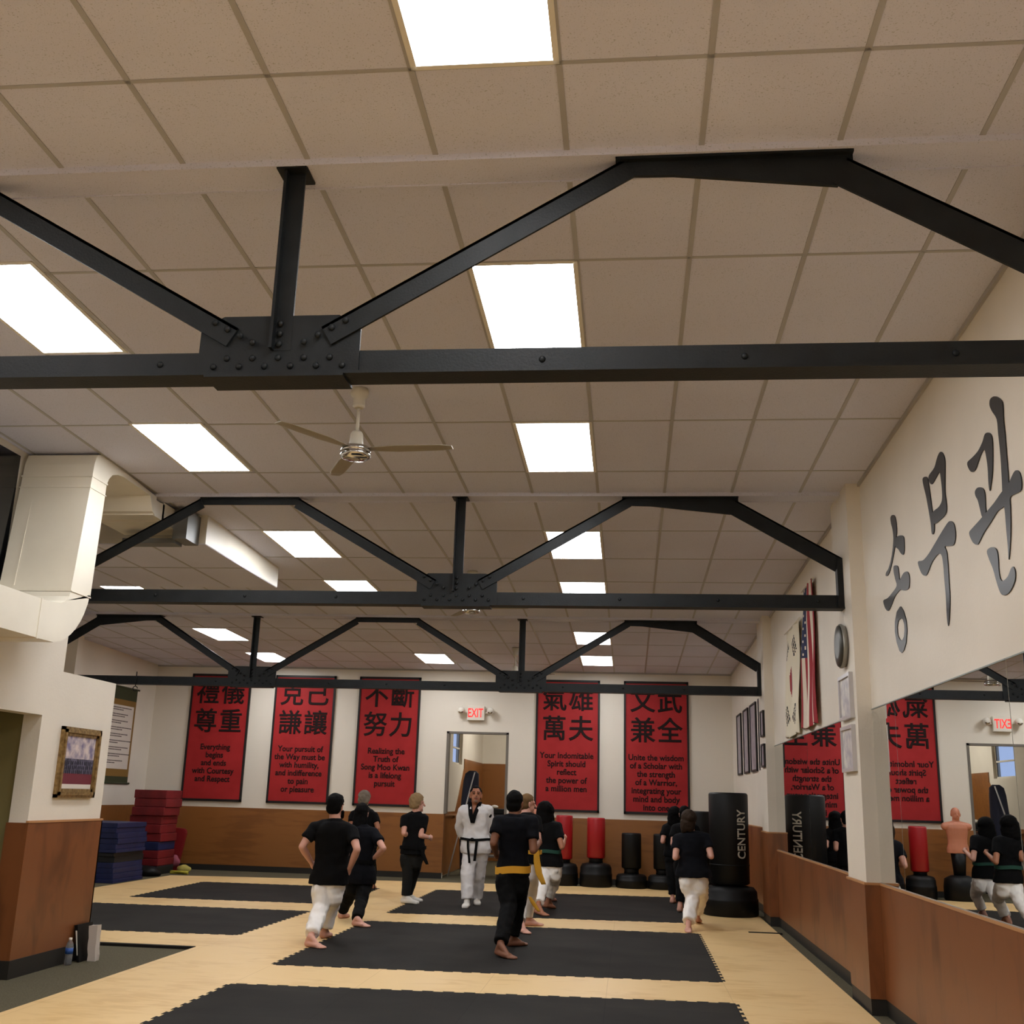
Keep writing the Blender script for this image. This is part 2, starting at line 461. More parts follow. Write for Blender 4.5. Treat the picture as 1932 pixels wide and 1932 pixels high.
# dark cove bases
b = B(); 
for y0, y1 in ((-3, 3.95), (4.75, 9.35), (10.08, 15.55), (16.25, 21.7)): bx(b, 2.003, 2.02, y0, y1, -0.02, 0.1)
for y0, y1 in PIL: bx(b, 1.886, 2.02, y0-0.014, y1+0.014, -0.02, 0.1)
struct(obj('baseboard_right', b, m_base))
b = B(); bx(b, XL, DX0+0.01, YB-0.016, YB, -0.02, 0.09); bx(b, DX1, 2.0, YB-0.016, YB, -0.02, 0.09); struct(obj('baseboard_back', b, m_base))
b = B(); bx(b, -5.08, -5.052, 9.0, 10.36, -0.02, 0.125); bx(b, -5.26, -5.08, 9.0, 9.03, -0.02, 0.125); bx(b, XL, XL+0.016, 18.15, YB, -0.02, 0.09); struct(obj('baseboard_left', b, m_base))

# suspended grid
cols = [CX0 + C2*i for i in range(-12, 7)]
rows = [-2.35, -1.13, 0.08, 1.30, 2.52, 3.738, 5.33, 6.55, 7.77, 8.985, 10.95, 12.17, 13.39, 14.61, 17.05, 18.27, 19.49, 20.71]
b = B()
for x in cols:
    slab_y(b, x-0.013, x+0.013, -3.0, YB, -0.004, 0.001)
for y in rows:
    slab_y(b, XL, XR, y-0.010, y+0.010, -0.004, 0.001)
trim(b, m_tbar)
b = B()
for y in (4.43, 9.71, 15.90):
    slab_y(b, XL, XR, y-0.095, y+0.095, -0.028, 0.001)
    slab_y(b, XL, XR, y-0.105, y-0.095, -0.034, 0.001); slab_y(b, XL, XR, y+0.095, y+0.105, -0.034, 0.001)
trim(b, m_tile)
b = B(); slab_y(b, XL, XR, YB-0.025, YB, -0.03, 0.0); slab_y(b, XR-0.02, XR, 16.25, YB, -0.03, 0.0); slab_y(b, XR-0.02, XR, 10.08, 15.55, -0.03, 0.0); slab_y(b, XR-0.02, XR, 4.75, 9.35, -0.03, 0.0); trim(b, m_tbar)
# lowered soffit at left
b = B(); upto(b, -10.2, -4.33, 10.38, 12.73, 3.975, 0.0)
trim(b, m_duct)
b = B(); bx(b, -10.19, -4.335, 10.385, 12.725, 3.968, 3.976); trim(b, m_tile)
b = B(); bx(b, -10.19, -4.335, 11.54, 11.565, 3.964, 3.97)
for i in range(9): x = -4.94 - 0.61*i; bx(b, x-0.012, x+0.012, 10.385, 12.725, 3.964, 3.97)
trim(b, m_tbar)

# door opening trim and the room beyond
b = B()
bx(b, DX0, DX0+0.05, YB-0.006, YB+0.18, 1.20, DZ); bx(b, DX1-0.05, DX1, YB-0.006, YB+0.18, -0.02, DZ); bx(b, DX0, DX1, YB-0.006, YB+0.18, DZ-0.04, DZ)
m_doorframe = mat('door_frame_grey', srgb(112, 106, 98), 0.5)
struct(obj('door_1', b, m_doorframe))
b = B()
BX = -3.72; BY = 28.0
bx(b, BX-0.15, BX, YB+0.17, 23.2, -0.02, 4.0); bx(b, BX-0.15, BX, 23.2, 24.55, -0.02, 2.22); bx(b, BX-0.15, BX, 23.2, 24.55, 3.7, 4.0); bx(b, BX-0.15, BX, 24.55, BY, -0.02, 4.0)
bx(b, BX-0.15, 0.2, BY, BY+0.15, -0.02, 4.0); bx(b, 0.1, 0.25, YB+0.17, BY, -0.02, 4.0); bx(b, BX-0.15, 0.25, YB+0.16, BY+0.15, 3.95, 4.1)
struct(obj('wall_stair_hall', b, m_wall))
b = B()
prism(b, [(YB+0.17, 0.0), (BY, 0.0), (BY, 2.36), (24.85, 2.36), (24.85, 2.15), (23.8, 1.22), (YB+0.17, 1.22)], lambda u, v, t: (t, u, v), BX, BX+0.02)
bx(b, BX, 0.1, BY-0.02, BY, 0, 2.36)
trim(b, m_wood_f)
b = B()
for z in (2.22, 2.55, 2.92, 3.29, 3.66): bx(b, BX-0.10, BX-0.06, 23.2, 24.55, z, z+0.035)
for y in (23.2, 24.51): bx(b, BX-0.10, BX-0.06, y, y+0.04, 2.22, 3.7)
struct(obj('window_2', b, m_white))
b = B(); bx(b, BX-0.085, BX-0.08, 23.2, 24.55, 2.22, 3.7)
m_pane = mat('window_pane', (0.9, 0.93, 1, 1), 0.02)
nodes(m_pane)[2].inputs['Transmission Weight'].default_value = 1.0; nodes(m_pane)[2].inputs['IOR'].default_value = 1.02
struct(obj('window_3', b, m_pane))
# black interior window above the duct
b = B(); bx(b, -5.222, -5.205, 1.0, 8.33, 3.17, 4.262); struct(obj('window_1', b, m_darkglass))

# ------------------------------------------------------------------ floor mats
def teeth(p, q, pitch=0.085, depth=0.026):
    """jigsaw edge from p to q (left side = outwards)"""
    p, q = Vector(p), Vector(q); d = q-p; L = d.length; d /= L; nrm = Vector((d.y, -d.x))
    n = max(1, int(round(L/(2*pitch)))); s = L/n; out = []
    for i in range(n):
        a = p + d*(s*i)
        out += [a, a + d*(s*0.30), a + d*(s*0.22) + nrm*depth, a + d*(s*0.78) + nrm*depth, a + d*(s*0.70)]
    return out
def mat_field(corners, z0, z1, m, edge=True):
    pts = []
    for i in range(len(corners)):
        a, c = corners[i], corners[(i+1) % len(corners)]
        pts += teeth(a, c) if edge else [Vector(a)]
    b = B(); prism(b, [(v.x, v.y) for v in pts], lambda u, v, t: (u, v, t), z0, z1)
    return b
tanb = B()
prism(tanb, [(-4.33, -2.9), (1.86, -2.9), (1.86, 21.0), (-0.3, 20.95), (-4.4, 20.5), (-8.28, 19.85), (-8.30, 11.16), (-4.33, 11.16)], lambda u, v, t: (u, v, t), -0.02, 0.0)
tag(obj('foam_floor_mat', tanb, m_tan, origin=(-3.24, 10.3, 0)), 'tan wood-look foam mats covering the floor around the black mat areas', 'floor mat')
fields = [
 ([(-3.24, 5.0), (0.84, 5.0), (0.85, 9.45), (-3.24, 9.22)], 'black jigsaw mat area nearest the camera, cut by the bottom of the picture'),
 ([(-3.24, 10.30), (0.84, 10.50), (0.85, 14.15), (-3.24, 14.02)], 'black jigsaw mat area under the man with the yellow belt'),
 ([(-3.21, 15.05), (0.84, 15.33), (0.90, 19.25), (-3.21, 18.95)], 'black jigsaw mat area under the instructor in white, nearest the far doorway'),
 ([(-7.16, 15.78), (-4.10, 15.92), (-4.18, 18.80), (-7.22, 18.72)], 'black jigsaw mat area nearest the stack of blue mats'),
 ([(-8.1, 11.98), (-4.26, 12.20), (-4.22, 14.85), (-8.1, 14.78)], 'black jigsaw mat area at left, beyond the pier with the picture'),
]
m_edge = mat('mat_tile_edge', srgb(30, 28, 26), 0.7)
for cs, lab in fields:
    tag(obj('black_foam_mat', mat_field(cs, -0.015, 0.002, m_blackmat), m_blackmat, origin=(cs[0][0], cs[0][1], 0)), lab, 'floor mat', 'black jigsaw mat areas')
b = B(); bx(b, -6.2, -4.33, 11.12, 11.19, -0.02, 0.006); tag(obj('rubber_edge_strip', b, m_blackmat), 'black rubber strip where the tan mats meet the carpet behind the pier', 'edge strip')
b = B(); bx(b, 1.49, 1.9, 14.5, 14.56, -0.01, 0.008); tag(obj('rubber_edge_strip', b, m_blackmat), 'short dark strip lying across the tan mats by the right wall', 'edge strip')

# ------------------------------------------------------------------ ceiling lights
b = B()
t0 = thing('ceiling_light', '', 'ceiling light', (-0.585, 5.94, cz(5.94)))
fr = B()
for x0, x1, y0, y1 in ((-0.89, -0.28, 5.33, 5.355), (-0.89, -0.28, 6.525, 6.55), (-0.89, -0.865, 5.33, 6.55), (-0.305, -0.28, 5.33, 6.55)): slab_y(fr, x0, x1, y0, y1, -0.008, 0.0)
obj('frame', fr, m_white, t0)
df = B(); slab_y(df, -0.87, -0.30, 5.35, 6.53, -0.006, -0.001); obj('diffuser', df, m_lamp, t0)
L = [(-0.585, 5.94, 'bright ceiling light panel just beyond the nearest truss, right row'),
 (-0.585, 3.13, 'bright ceiling light panel cut by the top edge of the picture'),
 (-0.585, 8.38, 'bright ceiling light panel right of the nearest ceiling fan'),
 (-0.585, 11.56, 'bright ceiling light panel crossed by a diagonal of the middle truss'),
 (-0.585, 14.0, 'bright ceiling light panel in the right row, just above the middle truss chord'),
 (-0.585, 17.66, 'bright ceiling light panel crossed by a diagonal of the far truss'),
 (-0.585, 20.15, 'last ceiling light panel of the right row, above the banner by the doorway'),
 (-3.66, 5.8, 'bright ceiling light panel at the left edge above the nearest truss chord'),
 (-3.66, 8.33, 'bright ceiling light panel left of the nearest ceiling fan'),
 (-3.66, 11.56, 'bright ceiling light panel right of the lowered soffit'),
 (-3.66, 14.0, 'bright ceiling light panel left of the middle truss gusset'),
 (-3.66, 20.2, 'last ceiling light panel of the middle row, above the third red banner'),
 (-6.95, 13.45, 'thin sliver of ceiling light between the soffit and the middle truss chord'),
 (-6.95, 17.75, 'bright ceiling light panel left of the far truss post'),
 (-6.95, 20.35, 'ceiling light panel partly behind the left post of the far truss'),
 (-0.585, 0.4, 'ceiling light panel behind the camera, right row'), (-3.66, 2.8, 'ceiling light panel outside the frame, upper left'),
 (-3.66, 0.0, 'ceiling light panel behind the camera, left row'), (-0.585, -2.0, 'ceiling light panel at the back of the room, right row')]
t0['label'] = L[0][2]; t0['group'] = 'ceiling light panels'
for x, y, lab in L[1:]:
    o = clone(t0, (x, y, cz(y)), lab)
hl = B(); bx(hl, -2.6, -1.4, 25.0, 25.6, 3.90, 3.945)
tag(obj('hall_light', hl, mat('hall_lamp', (1, 1, 1, 1), 0.5, emit=(1.0, 0.95, 0.86, 1), es=28.0)), 'ceiling light of the stair hall beyond the doorway', 'ceiling light')

# ------------------------------------------------------------------ trusses
def bar(bm, p, q, w, y0, t=0.014, flange=0.075, side=1):
    """angle bar in the XZ plane at depth y0: a leg of width w facing the camera and a flange running back along one edge"""
    a, c = Vector((p[0], 0, p[1])), Vector((q[0], 0, q[1]))
    d = (c-a).normalized(); nrm = Vector((-d.z, 0, d.x))
    if nrm.z < 0: nrm = -nrm
    if abs(nrm.z) < 0.05: nrm = Vector((1, 0, 0))
    def boxq(n0, n1, ya, yb):
        vs = []
        for e in (a, c):
            for nn in (n0, n1):
                for yy in (ya, yb):
                    v = e + nrm*nn; vs.append(bm.verts.new((v.x, yy, v.z)))
        for f in ((0, 1, 3, 2), (4, 6, 7, 5), (0, 4, 5, 1), (2, 3, 7, 6), (0, 2, 6, 4), (1, 5, 7, 3)): bm.faces.new([vs[i] for i in f])
    boxq(-w/2, w/2, y0, y0+t)
    e = -w/2 if side < 0 else w/2 - t
    boxq(e, e+t, y0, y0+flange)
def rivet(bm, x, z, y, r=0.016):
    ell(bm, (x, y, z), (r, r*0.7, r), n=8, m=5)
def truss(y, T, xmin, label):
    zc = cz(y) - 0.028
    r = thing('roof_truss', label, 'roof truss', (-1.57, y, T), 'riveted steel roof trusses')
    y0 = y - 0.03
    b = B()   # bottom chord : two angles back to back
    x1 = 1.90
    bx(b, xmin, x1, y0, y0+0.014, T-0.115, T); bx(b, xmin, x1, y0+0.03, y0+0.044, T-0.115, T); bx(b, xmin, x1, y0-0.05, y0+0.095, T-0.128, T-0.115)
    x = xmin + 0.3
    while x < 1.8:
        if not any(abs(x-g) < 0.45 for g in (-1.58, -5.68)): rivet(b, x, T-0.055, y0)
        x += 0.88
    obj('bottom_chord', b, m_steel, r)
    for gx in (-1.58, -5.68):
        if gx < xmin + 0.3: continue
        b = B()
        prism(b, [(gx-0.375, T-0.115), (gx+0.375, T-0.115), (gx+0.375, T+0.115), (gx+0.27, T+0.172), (gx-0.27, T+0.172), (gx-0.375, T+0.115)], lambda u, v, t: (u, t, v), y0-0.012, y0)
        bx(b, gx-0.32, gx+0.32, y0-0.06, y0+0.11, T-0.142, T-0.128)
        for i in range(6): rivet(b, gx-0.30+0.12*i, T-0.075, y0-0.014)
        for i in range(5): rivet(b, gx-0.24+0.12*i, T-0.035, y0-0.014)
        for i in range(4):
            for s in (-1, 1): rivet(b, gx+s*(0.12+0.062*i), T+0.035+0.034*i, y0-0.03)
        for i in range(3): rivet(b, gx, T+0.03+0.05*i, y0-0.02)
        obj('gusset_plate', b, m_steel, r)
        b = B()
        bx(b, gx-0.035, gx-0.021, y0-0.055, y0+0.05, T, zc); bx(b, gx-0.035, gx+0.055, y0-0.014, y0-0.002, T, zc)
        bx(b, gx-0.07, gx+0.075, y0-0.07, y0+0.08, zc-0.012, zc+0.002)
        obj('post', b, m_steel, r)
    mid = -3.63
    def both(fn, m=True):
        fn(lambda v: v)
        fn(lambda v: 2*mid - v)
    def member(p, q, w, name='web_member', side=1):
        if max(p[0], q[0]) < xmin: return
        b = B(); p, q = list(p), list(q)
        for e, f in ((p, q), (q, p)):
            if e[0] < xmin:
                k = (xmin-f[0])/(e[0]-f[0]); e[1] = f[1] + (e[1]-f[1])*k; e[0] = xmin
        bar(b, p, q, w, y0-0.026, side=side); obj(name, b, m_steel, r)
    for s in (lambda v: v, lambda v: 2*mid-v):
        member((s(-1.80), T+0.065), (s(-3.16), zc-0.055), 0.10)
        member((s(-1.36), T+0.065), (s(0.0), zc-0.045), 0.10)
        member((s(0.94), zc-0.09), (s(1.87), T+0.27), 0.14)
        # haunched plate under the ceiling
        xa, xb = s(-0.06), s(1.0)
        if max(xa, xb) > xmin:
            b = B()
            prism(b, [(s(-0.06), zc), (s(1.0), zc), (s(1.0), zc-0.04), (s(0.93), zc-0.165), (s(0.2), zc-0.085), (s(0.0), zc-0.08)], lambda u, v, t: (u, t, v), y0-0.02, y0)
            bx(b, min(xa, xb), max(xa, xb), y0-0.05, y0+0.10, zc-0.012, zc)
            obj('haunch_plate', b, m_steel, r)
        xe = s(1.88)
        if xe > xmin:
            b = B(); bx(b, xe-0.03, xe+0.03, y0-0.04, y0+0.06, T-0.115, T+0.33); obj('end_post', b, m_steel, r)
    b = B(); bx(b, -4.12, -3.14, y0-0.02, y0, zc-0.07, zc); bx(b, -4.12, -3.14, y0-0.04, y0+0.09, zc-0.012, zc); obj('top_plate', b, m_steel, r)
    return r
truss(4.43, 3.47, -5.08, 'nearest black steel roof truss spanning the whole width of the picture')
truss(9.71, 3.362, -9.18, 'middle black steel roof truss ending at the pilaster with the plaque')
truss(15.93, 3.183, -9.18, 'farthest black steel roof truss crossing in front of the red banners')
# hook and chain hanging from the far truss
b = B(); tube(b, [(-7.48, 15.84, 3.24), (-7.48, 15.84, 3.02)], 0.008, 8); tube(b, [(-7.48+0.035*math.cos(a), 15.84, 2.985+0.035*math.sin(a)) for a in [i*PI/6 for i in range(12)]], 0.007, 8)
tag(obj('hanging_hook', b, m_steel), 'small hook hanging from the far truss chord at left', 'hook')

# ------------------------------------------------------------------ ceiling fans
def fan(x, y, label):
    z = cz(y); r = thing('ceiling_fan', label, 'ceiling fan', (x, y, z), 'ceiling fans')
    b = B(); lathe(b, [(0.062, 0), (0.066, -0.03), (0.06, -0.055), (0.045, -0.065), (0.043, -0.125), (0.046, -0.13), (0.03, -0.145)], (x, y, z), 24); obj('canopy', b, m_fanwhite, r)
    b = B(); tube(b, [(x, y, z-0.13), (x, y, z-0.36)], 0.012, 12); obj('rod', b, m_fanwhite, r)
    b = B(); lathe(b, [(0.035, -0.325), (0.044, -0.34), (0.052, -0.425), (0.05, -0.43)], (x, y, z), 24); obj('rod_cover', b, m_fanwhite, r)
    b = B(); lathe(b, [(0.045, -0.43), (0.095, -0.44), (0.108, -0.455), (0.108, -0.475), (0.100, -0.478), (0.110, -0.483), (0.108, -0.510), (0.085, -0.525), (0.03, -0.53)], (x, y, z), 32); obj('motor_housing', b, m_chrome, r)
    for a in (3, 123, 243):
        a = math.radians(-a); d = Vector((math.cos(a), math.sin(a), 0)); n = Vector((-math.sin(a), math.cos(a), 0))
        b = B(); rows_ = []
        for t, w, tw in ((0.10, 0.030, 0.07), (0.16, 0.045, 0.07), (0.30, 0.065, 0.06), (0.62, 0.058, 0.05), (0.70, 0.038, 0.05)):
            c = Vector((x, y, z-0.455)) + d*t
            u = n*math.cos(tw) - Vector((0, 0, math.sin(tw)))
            rows_.append((c, u, Vector((0, 0, 1)), w, 0.004))
        loft(b, rows_, 10); obj('blade', b, m_fanblade, r)
fan(-1.925, 7.1, 'nearest white ceiling fan with three blades and chrome motor, hanging below the first truss')
fan(-1.91, 12.86, 'ceiling fan half hidden behind the middle truss gusset')
fan(-1.97, 18.75, 'farthest ceiling fan, seen behind the right post of the far truss')

# ------------------------------------------------------------------ air duct
def arc(pts): return pts
def duct_part(name, poly, x0, x1, parent, m=m_duct):
    b = B(); prism(b, poly, lambda u, v, t: (t, u, v), x0, x1)
    return obj(name, b, m, parent)
d = thing('air_duct', 'big white painted sheet metal air duct rising to the ceiling at left', 'air duct', (-4.87, 8.4, 2.62))
DXa, DXb = -5.20, -4.55
duct_part('horizontal_run', [(-2.9, 2.645), (7.85, 2.632), (7.85, 2.935), (-2.9, 2.955)], DXa+0.12, DXb, d)
outer = [(7.85, 2.63)] + [(8.02+0.57*math.sin(t), 3.19-0.565*math.cos(t)) for t in [i*PI/2/10 for i in range(0, 11)]][1:]
inner = [(8.26, 3.07), (8.25, 3.03), (8.21, 2.985), (8.14, 2.955), (8.03, 2.94), (7.85, 2.934)]
duct_part('lower_elbow', outer[:-1] + [(8.592, 3.08)] + inner, DXa+0.12, DXb, d)
duct_part('riser', [(8.592, 3.08), (8.622, 4.09), (8.36, 4.09), (8.26, 3.08)], DXa+0.02, DXb, d)
duct_part('upper_elbow', [(8.622, 4.09), (8.65, 4.15), (8.70, 4.20), (8.80, 4.235), (8.90, 4.248), (8.90, cz(8.9)-0.006), (8.46, cz(8.46)-0.006), (8.40, 4.29), (8.37, 4.20), (8.36, 4.09)], DXa+0.02, DXb, d)
duct_part('ceiling_run', [(8.90, 4.248), (9.48, 4.236), (9.56, 4.10), (9.62, 4.08), (9.62, 4.26), (8.9, cz(8.9)-0.006)], DXa+0.02, DXb, d)
b = B()
bx(b, DXa+0.01, DXb+0.006, 8.262, 8.594, 3.074, 3.082); bx(b, DXa+0.01, DXb+0.006, 8.352, 8.63, 4.085, 4.10); bx(b, DXa+0.01, DXb+0.006, 8.345, 8.632, 3.985, 3.992)
bx(b, DXa+0.11, DXb+0.006, 7.84, 7.86, 2.625, 2.94)
prism(b, [(8.255, 3.12), (8.352, 4.0), (8.36, 4.0), (8.27, 3.12)], lambda u, v, t: (t, u, v), -5.055, -5.048)
obj('seam_flange', b, m_duct, d)
b = B(); bx(b, -5.20, -4.56, 9.80, 10.36, 4.06, cz(10.0)-0.03); obj('plenum_box', b, m_duct, d)
b = B(); bx(b, -5.19, -4.56, 9.60, 9.84, 4.075, 4.235); obj('connector', b, m_duct, d)
b = B(); bx(b, -4.545, -4.40, 10.05, 10.37, 3.95, 4.25); bx(b, -5.1, -4.545, 10.12, 10.30, 3.92, 3.97); tag(obj('air_unit', b, m_ductg), 'small grey metal air unit hanging between the duct and the soffit', 'air unit')

# ------------------------------------------------------------------ lettering helper
def text_bm(body, size, offset=0.0, align='CENTER', ext=0.0015, xs=1.0):
    c = bpy.data.curves.new('lettering', 'FONT'); c.body = body; c.size = size; c.align_x = align
    c.extrude = ext; c.bevel_depth = offset; c.bevel_resolution = 0; c.resolution_u = 4
    o = bpy.data.objects.new('lettering', c); COL.objects.link(o)
    me = bpy.data.meshes.new_from_object(o.evaluated_get(bpy.context.evaluated_depsgraph_get()))
    b = B(); b.from_mesh(me); bpy.data.objects.remove(o); bpy.data.curves.remove(c); bpy.data.meshes.remove(me)
    bmesh.ops.scale(b, vec=(xs, 1, 1), verts=b.verts[:])
    return b
def place_text(dst, b2, fn):
    for v in b2.verts: v.co = Vector(fn(*v.co))
    merge(dst, b2)
def bmw(b):
    xs = [v.co.x for v in b.verts]; return max(xs)-min(xs)
_b = text_bm('Your Indomitable', 0.160, offset=0.003); XS = 1.06/bmw(_b); _b.free()

# ------------------------------------------------------------------ red banners on the far wall
BAN = [(-9.0132, '禮儀', '尊重', ['Everything', 'begins', 'and ends', 'with Courtesy', 'and Respect'], 'leftmost red banner, reading Everything begins and ends with Courtesy and Respect'),
 (-7.2265, '克己', '謙讓', ['Your pursuit of', 'the Way must be', 'with humility,', 'and indifference', 'to pain', 'or pleasure'], 'red banner reading Your pursuit of the Way must be with humility'),
 (-5.4574, '不斷', '努力', ['Realizing the', 'Truth of', 'Song Moo Kwan', 'is a lifelong', 'pursuit'], 'red banner left of the doorway, reading Realizing the Truth'),
 (-1.835, '氣雄', '萬夫', ['Your Indomitable', 'Spirit should', 'reflect', 'the power of', 'a million men'], 'red banner right of the doorway, reading Your Indomitable Spirit'),
 (-0.0908, '文武', '兼全', ['Unite the wisdom', 'of a Scholar with', 'the strength', 'of a Warrior,', 'integrating your', 'mind and body', 'into one'], 'rightmost red banner, reading Unite the wisdom of a Scholar')]
BW, BZ0, BZ1 = 1.2688, 1.30, 3.848
for x, a, c_, lines, lab in BAN:
    r = thing('wall_banner', lab, 'banner', (x+BW/2, YB-0.02, BZ0), 'red motto banners on the far wall')
    b = B(); bx(b, x+0.035, x+BW-0.035, YB-0.03, YB-0.004, BZ0+0.035, BZ1-0.035); pnl = obj('panel', b, m_red, r)
    b = B()
    bx(b, x, x+0.038, YB-0.045, YB, BZ0, BZ1); bx(b, x+BW-0.038, x+BW, YB-0.045, YB, BZ0, BZ1)
    bx(b, x, x+BW, YB-0.045, YB, BZ0, BZ0+0.045); bx(b, x, x+BW, YB-0.045, YB, BZ1-0.045, BZ1)
    obj('frame', b, m_black, r)
    cx = x + BW/2
    for row, zc_ in ((a, BZ1-0.37), (c_, BZ1-0.95)):
        for k, ch in enumerate(row):
            t = text_bm(ch, 0.50, offset=0.007); b = B()
            place_text(b, t, lambda u, v, w: (cx + (-0.265 + 0.53*k) + u, YB-0.034-w, zc_ - 0.19 + v*1.02))
            obj('chinese_character', b, m_ink, pnl)
    sp = 0.158 if len(lines) < 7 else 0.157
    for i, ln in enumerate(lines):
        b = B()
        t = text_bm(ln, 0.160, offset=0.0035, xs=XS)
        zl = BZ1 - 1.53 - sp*i
        place_text(b, t, lambda u, v, w: (cx-0.01+u, YB-0.034-w, zl + v))
        obj('motto_line', b, m_ink, pnl)

# ------------------------------------------------------------------ exit sign
r = thing('exit_sign', 'white EXIT sign with red letters and two emergency lamp heads above the doorway', 'exit sign', (-3.03, YB, 3.02))
b = B(); rbx(b, -3.21, -2.86, YB-0.10, YB, 3.01, 3.295, 0.01, 2); hs_ = obj('housing', b, m_white, r)
b = B(); t = text_bm('EXIT', 0.245, offset=0.004, xs=0.62); place_text(b, t, lambda u, v, w: (-3.045+u, YB-0.101-w, 3.075+v)); obj('lettering', b, mat('exit_red', srgb(220, 40, 40), 0.5, emit=srgb(255, 60, 56), es=0.9), hs_)
for x in (-3.33, -2.74):
    b = B(); s = -1 if x < -3 else 1
    cone(b, (x, YB-0.07, 3.21), (x, YB-0.13, 3.195), 0.055, 0.075, 20); tube(b, [(x - s*0.02, YB-0.07, 3.19), (-3.03 + s*0.17, YB-0.05, 3.15)], 0.015, 8)
    lh = obj('lamp_head', b, m_white, r)
    b = B(); ell(b, (x, YB-0.17, 3.185), (0.055, 0.03, 0.055)); obj('lens', b, m_chrome, lh)

# ------------------------------------------------------------------ frames on the right wall
m_print = mat('lavender_print', srgb(150, 144, 154), 0.35)
add_noise(m_print, srgb(134, 128, 142), srgb(170, 164, 170), nscale=7, detail=5)
m_print2 = mat('pale_print', srgb(205, 204, 208), 0.35)
add_noise(m_print2, srgb(170, 168, 178), srgb(224, 221, 214), nscale=9, detail=5)
def frame_x(y0, y1, z0, z1, X, lab, th=0.03, bd=0.03, fm=None, pm=None, group=None, name='picture_frame', s=-1):
    """picture frame on a wall of constant x; s=-1: faces -x"""
    r = thing(name, lab, 'picture', (X, (y0+y1)/2, z0), group)
    fm = fm or m_black; pm = pm or m_print
    b = B(); X1 = X + s*th; xa, xb = min(X, X1), max(X, X1)
    bx(b, xa, xb, y0, y0+bd, z0, z1); bx(b, xa, xb, y1-bd, y1, z0, z1); bx(b, xa, xb, y0+bd, y1-bd, z0, z0+bd); bx(b, xa, xb, y0+bd, y1-bd, z1-bd, z1)
    obj('frame', b, fm, r)
    b = B(); Xp = X + s*th*0.55; bx(b, min(X, Xp), max(X, Xp), y0+bd, y1-bd, z0+bd, z1-bd); obj('print', b, pm, r)
    return r
G = 'tall framed prints on the right wall'
for y0, y1, lab in ((19.90, 20.62, 'tall narrow framed print nearest the far corner of the right wall'), (18.74, 19.48, 'tall narrow framed print, second from the far corner'),
                    (17.58, 18.40, 'tall narrow framed print, third from the far corner'), (16.50, 17.2, 'tall framed print just beyond the second pilaster, mostly hidden')):
    frame_x(y0, y1, 2.05, 3.125, XR, lab, group=G)
frame_x(15.60, 15.95, 2.47, 2.83, 1.90, 'upper of the two small framed prints on the second pilaster', bd=0.025)
frame_x(15.60, 15.95, 2.05, 2.37, 1.90, 'lower of the two small framed prints on the second pilaster', bd=0.025)
m_silver = mat('silver_frame', srgb(196, 194, 196), 0.3, metal=0.3)
frame_x(9.46, 9.96, 2.275, 2.66, 1.90, 'upper silver framed certificate under the round disc on the near pilaster', th=0.035, fm=m_silver, pm=m_print2)
frame_x(9.46, 9.96, 1.835, 2.22, 1.90, 'lower silver framed certificate on the near pilaster', th=0.035, fm=m_silver, pm=m_print2)
r = thing('wall_plaque', 'round grey metal disc mounted above two frames on the near pilaster', 'wall plaque', (1.86, 9.73, 2.72))
def disc_x(b, prof, y, z, n=28):
    loft(b, [(Vector((x, y, z)), Vector((0, 1, 0)), Vector((0, 0, 1)), rr, rr) for x, rr in prof], n)
b = B(); disc_x(b, [(1.90, 0.14), (1.895, 0.18), (1.87, 0.195), (1.855, 0.195), (1.85, 0.17)], 9.73, 2.915); obj('rim', b, mat('disc_rim', srgb(150, 148, 140), 0.35, metal=0.4), r)
b = B(); disc_x(b, [(1.855, 0.185), (1.84, 0.180), (1.83, 0.10)], 9.73, 2.915); obj('face', b, mat('disc_grey', srgb(66, 65, 60), 0.4, metal=0.3), r)

